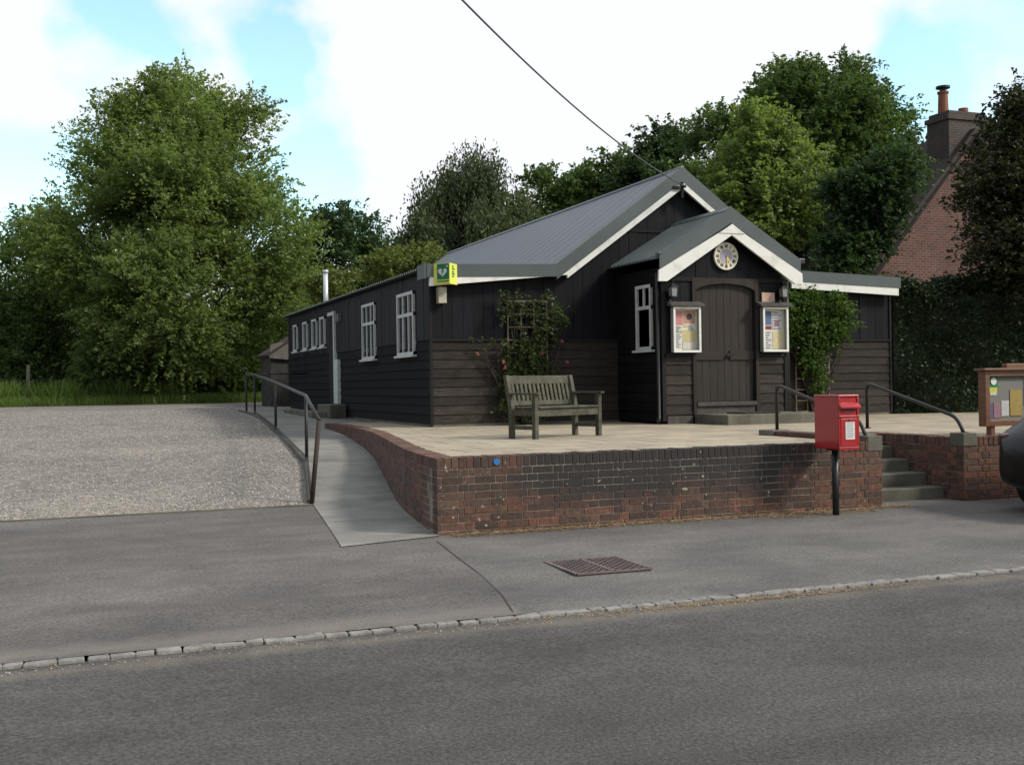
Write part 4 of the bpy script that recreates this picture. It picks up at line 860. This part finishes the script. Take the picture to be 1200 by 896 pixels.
# small shed behind the hall
t = thing('garden_shed', (.3, 15.6, .1), 'small dark shed with a pale slanted roof edge behind the far end of the hall', 'shed')
s0 = at(318, 470, 33.5); s1 = at(345, 470, 33.5); mb = MB(); mb.box(s0.x, s0.x+1.6, s0.y, s0.y+1.8, 0, 1.75); mb.build('shed_wall', 'shed', t)
mb = MB(); X = s0.x; Yq = s0.y; mb.prism([(X-.05, 1.55), (X+.5, 1.5), (X+1.75, 1.5), (X+1.7, 2.05), (X+.25, 2.02), (X-.02, 1.95)], 'y', Yq-.1, Yq-.02); mb.build('gable_board', 'slab_panel', t)
mb = MB(); mb.prism([(X-.1, 1.6), (X+.8, 2.2), (X+1.8, 1.8), (X+1.8, 1.86), (X+.8, 2.27), (X-.14, 1.66)], 'y', Yq-.12, Yq+1.9); mb.build('shed_roof', 'tile', t)

# ---------------------------------------------------------------- foliage
def leaf_quads(P, size, rng, droop=0., aspect=.55, up=.55):
    n = len(P); a = rng.normal(size=(n, 3)); a[:, 2] = a[:, 2]*(.6)-droop*2; a /= np.linalg.norm(a, axis=1)[:, None]
    nn = rng.normal(size=(n, 3)); nn[:, 2] = np.abs(nn[:, 2])+up
    b = np.cross(nn, a); b /= np.linalg.norm(b, axis=1)[:, None]+1e-9
    s = size*rng.uniform(.6, 1.3, n)[:, None]; c = np.cross(a, b)
    V = np.empty((n, 4, 3)); V[:, 0] = P-a*s*.5; V[:, 2] = P+a*s*.5-c*s*.08; V[:, 1] = P+b*s*aspect*.5+c*s*.08; V[:, 3] = P-b*s*aspect*.5+c*s*.08
    return V.reshape(-1, 3), np.arange(n*4).reshape(-1, 4)
def sprays(origins, dirs, lens, per, rad_, rng, sag=.25):
    n = len(origins); u = rng.uniform(0, 1, (n, per)); P = origins[:, None]+dirs[:, None]*(u*lens[:, None])[..., None]
    P = P+rng.normal(size=(n, per, 3))*(rad_*(1.1-u))[..., None]; P[..., 2] -= sag*(u**2)*lens[:, None]
    return P.reshape(-1, 3)
def tree(base, lobes, leaf, label, name='broadleaf_tree', cat='tree', group=None, size=.13, n_spray=1800, per=28, droop=0., L=(.5, 1.1), trunk=.16, sprad=.13, seed=0, up=.35, inner=.25, sag=.25, trunks=1, aspect=.55, smult=1., shell=.55):
    """lobes: list of (centre Vector, rx, rz): the crown is sprays of leaves set about their surfaces, on limbs that run from the trunk"""
    rng = np.random.default_rng(seed+5); t = thing(name, base, label, cat, group)
    vol = np.array([l[1]**2*l[2] for l in lobes])**.75; pr = vol/vol.sum(); idx = rng.choice(len(lobes), n_spray, p=pr)
    c = np.array([tuple(l[0]) for l in lobes])[idx]; rx = np.array([l[1] for l in lobes])[idx]; rz = np.array([l[2] for l in lobes])[idx]
    d = rng.normal(size=(n_spray, 3)); d /= np.linalg.norm(d, axis=1)[:, None]
    # clumps: directions gather round random knots so that gaps open between them
    K = 17; kn = rng.normal(size=(len(lobes), K, 3)); kn /= np.linalg.norm(kn, axis=2)[..., None]; pick = kn[idx, rng.integers(0, K, n_spray)]
    d = d*.36+pick*.85; d /= np.linalg.norm(d, axis=1)[:, None]
    r = shell+(1-shell)*rng.uniform(0, 1, n_spray)**.7; inn = rng.uniform(size=n_spray) < inner; r[inn] *= rng.uniform(.3, .9, inn.sum())
    kr = rng.uniform(.82, 1.08, (len(lobes), K)); 
    O = c+d*np.stack([rx*r, rx*r, rz*r], 1)
    dr = d.copy(); dr[:, 2] += up; dr += rng.normal(size=dr.shape)*.35; dr /= np.linalg.norm(dr, axis=1)[:, None]
    if droop: dr[:, 2] = -np.abs(dr[:, 2])*droop*2-droop; dr /= np.linalg.norm(dr, axis=1)[:, None]
    ln = rng.uniform(L[0], L[1], n_spray)*smult
    P = sprays(O, dr, ln, per, sprad, rng, sag)
    V, Q = leaf_quads(P, size, rng, droop, aspect); fast_mesh('crown', V, Q, leaf, t)
    mb = MB(); b = Vector(base); cs = sum((l[0] for l in lobes), Vector())/len(lobes); r_ = random.Random(seed)
    for k in range(trunks):
        bb = b+Vector((r_.uniform(-.5, .5)*(k > 0), r_.uniform(-.4, .4)*(k > 0), -.2))
        top = cs+Vector((0, 0, max(l[2] for l in lobes)*.3)); mid = bb.lerp(top, .4)+Vector((r_.uniform(-.2, .2), 0, 0)); mb.tube([bb, bb+Vector((0, 0, .5)), mid, top], [trunk*1.35, trunk, trunk*.8, trunk*.25], 10)
    for l in lobes:
        s = mid.lerp(top, r_.uniform(0, .6)); mb.tube([s, s.lerp(l[0], .5)+Vector((0, 0, -.15)), l[0]], [trunk*.45, trunk*.3, trunk*.12], 7)
        for j in range(7):
            dd = Vector((r_.gauss(0, 1), r_.gauss(0, 1), r_.gauss(0, .8))).normalized(); e = l[0]+Vector((dd.x*l[1], dd.y*l[1], dd.z*l[2]))*.9
            mb.tube([l[0].lerp(s, .2), l[0].lerp(e, .5)+Vector((0, 0, .1)), e], [trunk*.2, trunk*.12, .012], 5)
    mb.build('trunk', 'bark', t, smooth=True)
    return t
def lob(px, py, Z, rpx, rpz=None, dz=0):          # a lobe given by where it is seen, its distance and its apparent radii
    return (at(px, py, Z+dz), rpx*Z/FPX, (rpz or rpx)*Z/FPX)
def basep(px, Z, py=470): p = at(px, py, Z); p.z = gz(p.y)-.05; return p
LG1 = leafmat('leaf_lime', (.078, .118, .044), (.235, .305, .112), .5)
LG2 = leafmat('leaf_bush', (.062, .108, .040), (.19, .27, .102), .48)
LD = leafmat('leaf_dark', (.024, .050, .024), (.075, .125, .052), .36)
LB = leafmat('leaf_birch', (.050, .070, .036), (.12, .15, .08), .38)
LO = leafmat('leaf_oak', (.040, .072, .028), (.125, .19, .065), .42)
LR = leafmat('leaf_red', (.022, .026, .012), (.05, .055, .022), .25)
LY = leafmat('leaf_yellow', (.08, .11, .03), (.22, .25, .08), .35)
LH = leafmat('leaf_hedge', (.010, .022, .008), (.035, .058, .02), .2)
LRO = leafmat('leaf_rose', (.035, .055, .022), (.10, .13, .05), .3)
LC = leafmat('leaf_climber', (.035, .075, .018), (.11, .185, .045), .35)
tree(basep(205, 42.5), [lob(205, 160, 42.6, 62, 58), lob(150, 215, 42.6, 62, 55), lob(262, 215, 42.6, 62, 58), lob(205, 250, 40.6, 80, 75), lob(115, 290, 41.3, 68, 60), lob(300, 300, 41.3, 62, 70), lob(60, 305, 43.9, 50, 45), lob(205, 350, 40.0, 90, 80), lob(120, 380, 41.3, 60, 60), lob(300, 370, 41.3, 58, 62), lob(215, 118, 43.2, 32, 26), lob(135, 160, 43.2, 34, 28), lob(280, 150, 43.2, 28, 26)],
     LG1, 'big round green tree towering over the left side of the gravel yard', n_spray=8200, per=28, size=.15, seed=1, L=(.6, 1.6), sprad=.16, trunk=.22, inner=.2, up=.5)
tree(basep(30, 42), [lob(30, 350, 44.5, 62, 55), lob(85, 400, 44, 52, 52), lob(-15, 400, 44.5, 50, 60), lob(40, 425, 43.5, 55, 40)], LG2, 'bright green bushy tree at the left edge behind the fence post', name='bushy_tree', n_spray=2800, per=26, size=.16, seed=2, L=(.6, 1.4), sprad=.16, trunk=.1, trunks=3)
for i, (px, py, Z, r, rz, lab, lf) in enumerate([(120, 435, 31, 32, 30, 'low pale green shrub under the big tree, nearest the fence post', LG2), (172, 410, 34, 50, 55, 'dark shrub in the shade at the foot of the big tree', LD), (225, 430, 35, 42, 40, 'dark shrub right of the big tree trunk', LD),
                                 (282, 415, 34.5, 38, 52, 'leafy shrub left of the ramp railing top', LO), (322, 380, 36, 34, 70, 'tall shrub beside the far end of the hall', LO)]):
    tree(basep(px, Z*1.3), [lob(px, py, Z*1.3, r, rz), lob(px+12, py-22, Z*1.3, r*.7, rz*.6)], lf, lab, name='shrub', cat='shrub', group='shrubs along the back of the gravel yard', n_spray=800, per=24, size=.16, seed=20+i, trunk=.05, trunks=2)
tree(basep(400, 52), [lob(398, 290, 52, 45, 42), lob(440, 300, 52, 42, 40), lob(365, 300, 53, 34, 40), lob(420, 345, 51, 60, 50), lob(350, 360, 52, 50, 50)], LD, 'dark rounded tree behind the low roof of the hall, left of the drooping birch', n_spray=1500, per=24, size=.20, seed=3, L=(.6, 1.3), sprad=.18)
tree(basep(545, 44), [lob(560, 200, 44, 38, 40), lob(520, 225, 44, 36, 38), lob(585, 240, 44, 38, 45), lob(545, 265, 43, 60, 50), lob(500, 290, 43, 36, 50), lob(590, 300, 43, 40, 50), lob(545, 340, 43, 70, 40)], LB,
     'tall drooping grey green birch behind the hall roof', name='birch_tree', n_spray=3000, per=30, size=.17, seed=4, droop=.8, L=(.8, 2.0), sprad=.12, sag=.4, trunk=.16, aspect=.4)
tree(basep(650, 50), [lob(640, 240, 50, 36, 34), lob(672, 248, 50, 36, 36), lob(655, 290, 49, 62, 45)], LO, 'mid green tree just right of the birch behind the roof', n_spray=1100, per=24, size=.2, seed=5, L=(.6, 1.3), sprad=.18)
tree(basep(715, 50), [lob(722, 210, 50, 30, 28), lob(700, 245, 50, 42, 40), lob(742, 240, 49, 40, 42), lob(720, 285, 49, 50, 40)], LO, 'mid green tree behind the hall roof, below the overhead cable', n_spray=1200, per=24, size=.2, seed=6, L=(.6, 1.3), sprad=.18)
tree(basep(785, 48), [lob(772, 182, 48, 26, 28), lob(792, 200, 48, 34, 40), lob(760, 222, 47, 36, 36), lob(800, 250, 47, 40, 45)], LD, 'dark pointed tree directly behind the hall gable apex', name='dark_tree', n_spray=1200, per=24, size=.18, seed=7, L=(.5, 1.2), sprad=.15)
tree(basep(960, 42), [lob(932, 122, 42, 42, 34), lob(985, 125, 42, 42, 34), lob(1030, 142, 42, 28, 24), lob(965, 150, 41, 62, 50), lob(1020, 175, 42, 36, 26), lob(900, 150, 42, 46, 42), lob(845, 170, 42, 34, 32), lob(960, 200, 41, 70, 45), lob(985, 100, 42.5, 30, 16), lob(925, 98, 42.5, 26, 14)], LO,
     'tallest spreading tree with billowing crown behind the porch roof', n_spray=4600, per=28, size=.155, seed=8, L=(.6, 1.3), trunk=.26, sprad=.16, inner=.15)
tree(basep(885, 37), [lob(880, 180, 37, 46, 42), lob(850, 215, 37, 46, 40), lob(915, 200, 37, 40, 36), lob(895, 240, 36.5, 62, 44), lob(860, 270, 36, 50, 40)], LG1, 'brighter green tree in front of the tallest tree, right of the gable', n_spray=2000, per=24, size=.16, seed=9, L=(.5, 1.2))
tree(basep(985, 40), [lob(1000, 215, 40, 52, 42), lob(955, 240, 40, 46, 40), lob(1045, 215, 40, 42, 36), lob(990, 270, 39, 60, 46), lob(1068, 190, 40, 30, 24)], LD, 'dark dense tree between the tallest tree and the cottage', name='dark_tree', n_spray=1800, per=24, size=.16, seed=10, L=(.5, 1.1))
tree(basep(975, 39), [lob(945, 290, 39, 56, 34), lob(1010, 275, 39, 50, 30), lob(985, 330, 38, 70, 40)], LO, 'low leafy tree above the right aisle roof beside the cottage gable', name='bushy_tree', n_spray=1300, per=22, size=.16, seed=11, L=(.5, 1.2))
tree(basep(1000, 30), [lob(992, 292, 30, 24, 24), lob(1012, 262, 30, 24, 24), lob(1038, 228, 30, 24, 24), lob(1052, 200, 30, 24, 22), lob(975, 310, 30, 30, 24), lob(1000, 235, 30.5, 34, 30)], LD, 'narrow dark tree hiding the left roof slope of the brick cottage', name='dark_tree', n_spray=1300, per=24, size=.13, seed=15, L=(.3, .8), sprad=.12, trunk=.08)
tree(basep(1150, 24.5), [lob(1165, 190, 24.5, 24, 36), lob(1200, 180, 24.5, 44, 60), lob(1160, 235, 24, 30, 40), lob(1215, 250, 24, 56, 60), lob(1185, 290, 23.5, 40, 40), lob(1205, 310, 23.5, 50, 44), lob(1230, 170, 25, 60, 70)], LR, 'dusky dark leaved tree overlapping the cottage chimney at the right edge', name='dark_tree', n_spray=2600, per=24, size=.10, seed=12, L=(.4, .9), sprad=.1, trunk=.12)
tree(basep(470, 36), [lob(462, 325, 36, 34, 22), lob(495, 318, 36, 26, 18)], LY, 'pale yellow green shrub with upright shoots above the low roof edge', name='shrub', cat='shrub', n_spray=420, per=20, size=.13, seed=13, L=(.5, .9), up=1.4, trunk=.05)
tree(basep(395, 38), [lob(395, 340, 38, 26, 20), lob(380, 350, 38, 20, 20)], LY, 'pale yellow green shrub beside the steel flue', name='shrub', cat='shrub', n_spray=260, per=20, size=.13, seed=14, L=(.4, .8), up=1.2, trunk=.05)
# hedges: a leaf shell over a twiggy core
def hedge(p, q, wd, z0, z1, n, leaf, label, size=.07, seed=0, group=None):
    p, q = Vector(p), Vector(q); rng = np.random.default_rng(seed); t = thing('hedge', (p+q)/2, label, 'hedge', group); d = (q-p); L = d.length; d.normalize(); nn = Vector((-d.y, d.x, 0))
    u = rng.uniform(0, L, n); face = rng.integers(0, 4, n); a = rng.uniform(-1, 1, n)*wd/2; z = rng.uniform(z0, z1, n); j = rng.normal(size=n)*.06
    a = np.where(face == 0, -wd/2+j, np.where(face == 1, wd/2+j, a)); z = np.where(face >= 2, z1+j*1.6, z)
    wob = .12*np.sin(u*2.1+seed)+.07*np.sin(u*5.3); z = z+(z > z1-.3)*wob; a = a+.08*np.sin(u*3+z*4)
    P = np.array(p)[None]+u[:, None]*np.array(d)+a[:, None]*np.array(nn); P[:, 2] = z
    V, Q = leaf_quads(P, size, rng); fast_mesh('leaves', V, Q, leaf, t)
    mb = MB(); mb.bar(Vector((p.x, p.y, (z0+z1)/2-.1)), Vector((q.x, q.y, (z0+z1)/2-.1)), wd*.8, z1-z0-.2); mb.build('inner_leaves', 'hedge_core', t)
hedge((9.95, .6, 0), (19, -1.2, 0), 1.3, -.5, 2.55, 90000, LH, 'tall clipped dark green hedge right of the hall, in front of the cottage', .085, 3)
hedge(at(-80, 470, 56), at(350, 470, 58), 2.5, 0, 2.6, 26000, LD, 'dark boundary hedge far behind the gravel yard', .2, 5)
# climbing plants and trellises
def trellis(x0, x1, z0, z1, label, nx=4, nz=6, y=-.06):
    mb = MB()
    for i in range(nx+1): x = x0+(x1-x0)*i/nx; mb.box(x-.011, x+.011, y-.008, y+.004, z0, z1)
    for i in range(nz+1): z = z0+(z1-z0)*i/nz; mb.box(x0, x1, y-.018, y-.0085, z-.011, z+.011)
    tag(mb.build('trellis', 'trellis'), label, 'trellis')
trellis(1.38, 2.12, .75, 2.12, 'wooden lattice trellis behind the rose on the front wall', 3, 6)
trellis(7.36, 8.14, .05, 1.75, 'wooden lattice trellis below the climber at the right of the porch', 3, 8)
def climber(label, blobs, leaf, n, size, base, seed, flowers=(), name='climbing_plant'):
    rng = np.random.default_rng(seed); t = thing(name, base, label, 'climbing plant'); Ps = []
    tot = sum(b[2]*b[3]*b[4] for b in blobs)
    for (x, z, rx, rz, dn) in blobs:
        k = int(n*rx*rz*dn/tot/14); r = np.sqrt(rng.uniform(0, 1, k)); a = rng.uniform(0, 2*PI, k)
        O = np.stack([x+rx*r*np.cos(a), -.10-rng.uniform(0, .30, k)*(1-.7*r), z+rz*r*np.sin(a)], 1)
        D = rng.normal(size=(k, 3))*np.array([1, .5, 1])+np.array([0, -.5, .2]); D /= np.linalg.norm(D, axis=1)[:, None]
        Ps.append(sprays(O, D, rng.uniform(.12, .3, k), 14, .035, rng, .35))
    P = np.concatenate(Ps); P[:, 1] = np.minimum(P[:, 1], -.05)
    V, Q = leaf_quads(P, size, rng, 0, .7); fast_mesh('leaves', V, Q, leaf, t)
    mb = MB(); r_ = random.Random(seed)
    for (x, z, rx, rz, dn) in blobs:
        for j in range(4): mb.tube([(base[0]+r_.uniform(-.12, .12), -.12, base[2]), (lerp(base[0], x, .6)+r_.uniform(-.1, .1), -.1, lerp(base[2], z, .5)), (x+r_.uniform(-rx, rx)*.8, -.12, z+r_.uniform(-rz, rz)*.8)], [.014, .01, .004], 6)
    mb.build('stems', 'bark', t)
    if flowers:
        for (x, z, y) in flowers:
            mb = MB(); 
            for k in range(9):
                c = Vector((x, y, z)); dd = Vector((r_.gauss(0, 1), r_.gauss(0, 1), r_.gauss(0, 1))).normalized(); mb.bar(c, c+dd*.034, .028, .006, up=(dd.y, dd.z, dd.x))
            mb.build('flower', 'pink', t)
climber('tall climbing rose with pink blooms on the trellis behind the bench', [(1.50, 2.02, .34, .22, .8), (2.15, 1.98, .25, .28, .8), (1.95, 1.6, .36, .32, .75), (1.65, 1.2, .38, .3, 1.2), (1.75, .75, .55, .35, 1.5), (1.75, .35, .6, .32, 1.4), (.95, 1.38, .38, .10, .35), (2.42, 1.7, .1, .25, .2)],
        LRO, 8000, .055, (1.75, -.2, PZ), 31, [(.72, 1.19, -.3), (1.18, 1.05, -.35), (1.20, .95, -.35), (1.9, 1.2, -.35), (2.4, 1.05, -.3), (2.3, 1.4, -.3)])
climber('dense bright green climber hanging from the eave right of the porch', [(7.55, 2.15, .45, .26, 1.3), (8.1, 2.08, .48, .26, 1.1), (7.5, 1.7, .42, .36, 1.3), (8.1, 1.65, .36, .34, 1.0), (7.6, 1.15, .26, .32, 1.0), (7.75, .65, .15, .42, .5), (8.55, 1.8, .16, .18, .35), (7.1, 2.0, .2, .36, .9)],
        LC, 19000, .06, (7.8, -.2, PZ), 32)
# grass verge, tufts, straw litter, loose pebbles: uncountable
def blades(name, P, h, wd, m, label, cat, rng, flat=False):
    n = len(P); a = rng.uniform(0, 2*PI, n); s = np.stack([np.cos(a), np.sin(a), np.zeros(n)], 1)*wd
    hh = h*rng.uniform(.5, 1.3, n)[:, None]; lean_ = rng.normal(size=(n, 3))*.35; lean_[:, 2] = 1
    if flat: lean_[:, :2] = rng.normal(size=(n, 2)); lean_[:, 2] = .08
    lean_ /= np.linalg.norm(lean_, axis=1)[:, None]
    V = np.empty((n, 4, 3)); V[:, 0] = P-s/2; V[:, 1] = P+s/2; V[:, 2] = P+lean_*hh+s*.2; V[:, 3] = P+lean_*hh-s*.2
    o = fast_mesh(name, V.reshape(-1, 3), np.arange(n*4).reshape(-1, 4), m); return tag(o, label, cat, kind='stuff')
rng = RNG; P = []
n = 9000; k = rng.integers(0, 40, n); cx_ = rng.uniform(-12, -2.5, 40); cy_ = rng.uniform(22.6, 25, 40); xs = cx_[k]+rng.normal(size=n)*.28; ys = cy_[k]+rng.normal(size=n)*.2; P = np.stack([xs, ys, np.interp(ys, GY, GZ)-.06], 1)
blades('tall_grass', P, .80, .03, 'grass', 'taller grass and weed tufts against the fence line', 'grass', rng)
n = 60000; xs = rng.uniform(-16, 3.5, n); ys = 22.0+rng.uniform(0, 1, n)**1.3*8; P = np.stack([xs, ys, np.interp(ys, GY, GZ)-.06], 1)
blades('grass', P, .36, .022, 'grass', 'long grass along the back edge of the gravel yard', 'grass', rng)
n = 5200; xs = rng.uniform(-2.3, 3.2, n); ys = WY-.02-np.abs(rng.normal(size=n))*.07*(1+1.2*(np.abs(xs-1.9) < .7)); P = np.stack([xs, ys, np.interp(ys, GY, GZ)+.006+rng.uniform(0, .006, n)], 1)
blades('straw_litter', P, .075, .010, 'straw', 'dry straw and leaf litter along the foot of the brick wall', 'litter', rng, True)
n = 1500; xs = np.concatenate([rng.normal(-1.3, .8, n-300), rng.uniform(-6, 3, 300)]); ys = KY-.085-np.abs(rng.normal(size=n))*.05; P = np.stack([xs, ys, np.interp(ys, GY, GZ)-.010+rng.uniform(0, .006, n)], 1)
blades('straw_litter', P, .045, .007, 'straw', 'dry straw litter in the gutter below the kerb stones', 'litter', rng, True)
# loose stones
def pebbles(name, P, s0, s1, m, label, rng):
    n = len(P); base = np.array([[1, 0, 0], [-1, 0, 0], [0, 1, 0], [0, -1, 0], [0, 0, .7], [0, 0, -.7]], float); F = np.array([[0, 2, 4], [2, 1, 4], [1, 3, 4], [3, 0, 4], [2, 0, 5], [1, 2, 5], [3, 1, 5], [0, 3, 5]])
    s = rng.uniform(s0, s1, n)[:, None, None]; V = P[:, None]+base[None]*s*rng.uniform(.6, 1.2, (n, 6, 1)); a = rng.uniform(0, 6.3, n)
    Q = (F[None]+np.arange(n)[:, None, None]*6).reshape(-1, 3); o = fast_mesh(name, V.reshape(-1, 3), Q, m, nper=3); return tag(o, label, 'gravel', kind='stuff')
M['grit'] = mat('grit', (.26, .24, .21), .9, base2=(.15, .14, .12), scale=12, island=.4)
M['pebble'] = mat('pebble', (.42, .39, .35), .9, base2=(.24, .22, .2), scale=12, island=.45)
n = 26000; ys = -4.95+rng.uniform(0, 1, n)**1.5*20; xs = np.array([rlx(y) for y in ys])-.1-rng.uniform(0, 1, n)**1.2*(5.5+(ys+5)*.12); P = np.stack([xs, ys, np.interp(ys, GY, GZ)+.012], 1)
pebbles('loose_gravel', P, .006, .019, 'pebble', 'loose pale stones scattered over the gravel yard', rng)
n = 900; ys = rng.uniform(KY-.5, KY-.1, n); xs = rng.uniform(-6.5, -1, n); P = np.stack([xs, ys, np.interp(ys, GY, GZ)-.011], 1)
pebbles('loose_grit', P, .003, .009, 'pebble', 'fine grit lying in the gutter at the left of the road', rng)
n = 1100; ys = -5.05-rng.exponential(.35, n); ys = np.maximum(ys, KY+.2); xs = rng.uniform(-9, -3.15, n); P = np.stack([xs, ys, np.interp(ys, GY, GZ)+.01], 1)
pebbles('loose_grit', P, .003, .009, 'grit', 'scattered small stones on the tarmac apron', rng)
# fence posts and wire at the left
fy = 23.0
for i, (px, lab) in enumerate(((33, 'pale weathered fence post standing in the grass at the left, taller of the two'), (15, 'short fence post stub at the very left edge, beside the taller post'))):
    p = at(px, 475, 38.9); mb = MB(); h = 1.42 if i == 0 else .85; r = random.Random(i)
    mb.tube([(p.x, p.y, gz(p.y)-.2), (p.x+.02, p.y, gz(p.y)+h)], [.07, .06], 9); tag(mb.build('fence_post', 'post_wood'), lab, 'fence post', 'posts of the wire fence at the left')
a, b = at(-60, 475, 38.9), at(135, 475, 38.9); mb = MB()
for z in (.3, .6, .95): mb.tube([(a.x, a.y-.07, gz(a.y)+z), (b.x, b.y-.07, gz(b.y)+z-.1)], .006, 5)
tag(mb.build('wire_fence', 'cable'), 'thin wires strung between the fence posts at the left', 'wire')
# worn straight seam in the footway: a thin bitumen joint
mb = MB(); pts = [(-2.56, -8.3), (-2.66, -9.2), (-2.74, -10.0), (-2.86, -10.8), (-2.99, KY+.1)]
for (xa, ya), (xb, yb) in zip(pts, pts[1:]): mb.add([(xa-.004, ya, gz(ya)+.0125), (xa+.006, ya, gz(ya)+.0125), (xb+.006, yb, gz(yb)+.0125), (xb-.004, yb, gz(yb)+.0125)], [(0, 1, 2, 3)])
M['bitumen'] = mat('bitumen', (.045, .042, .04), .9); tag(mb.build('tarmac_joint', 'bitumen'), kind='structure')
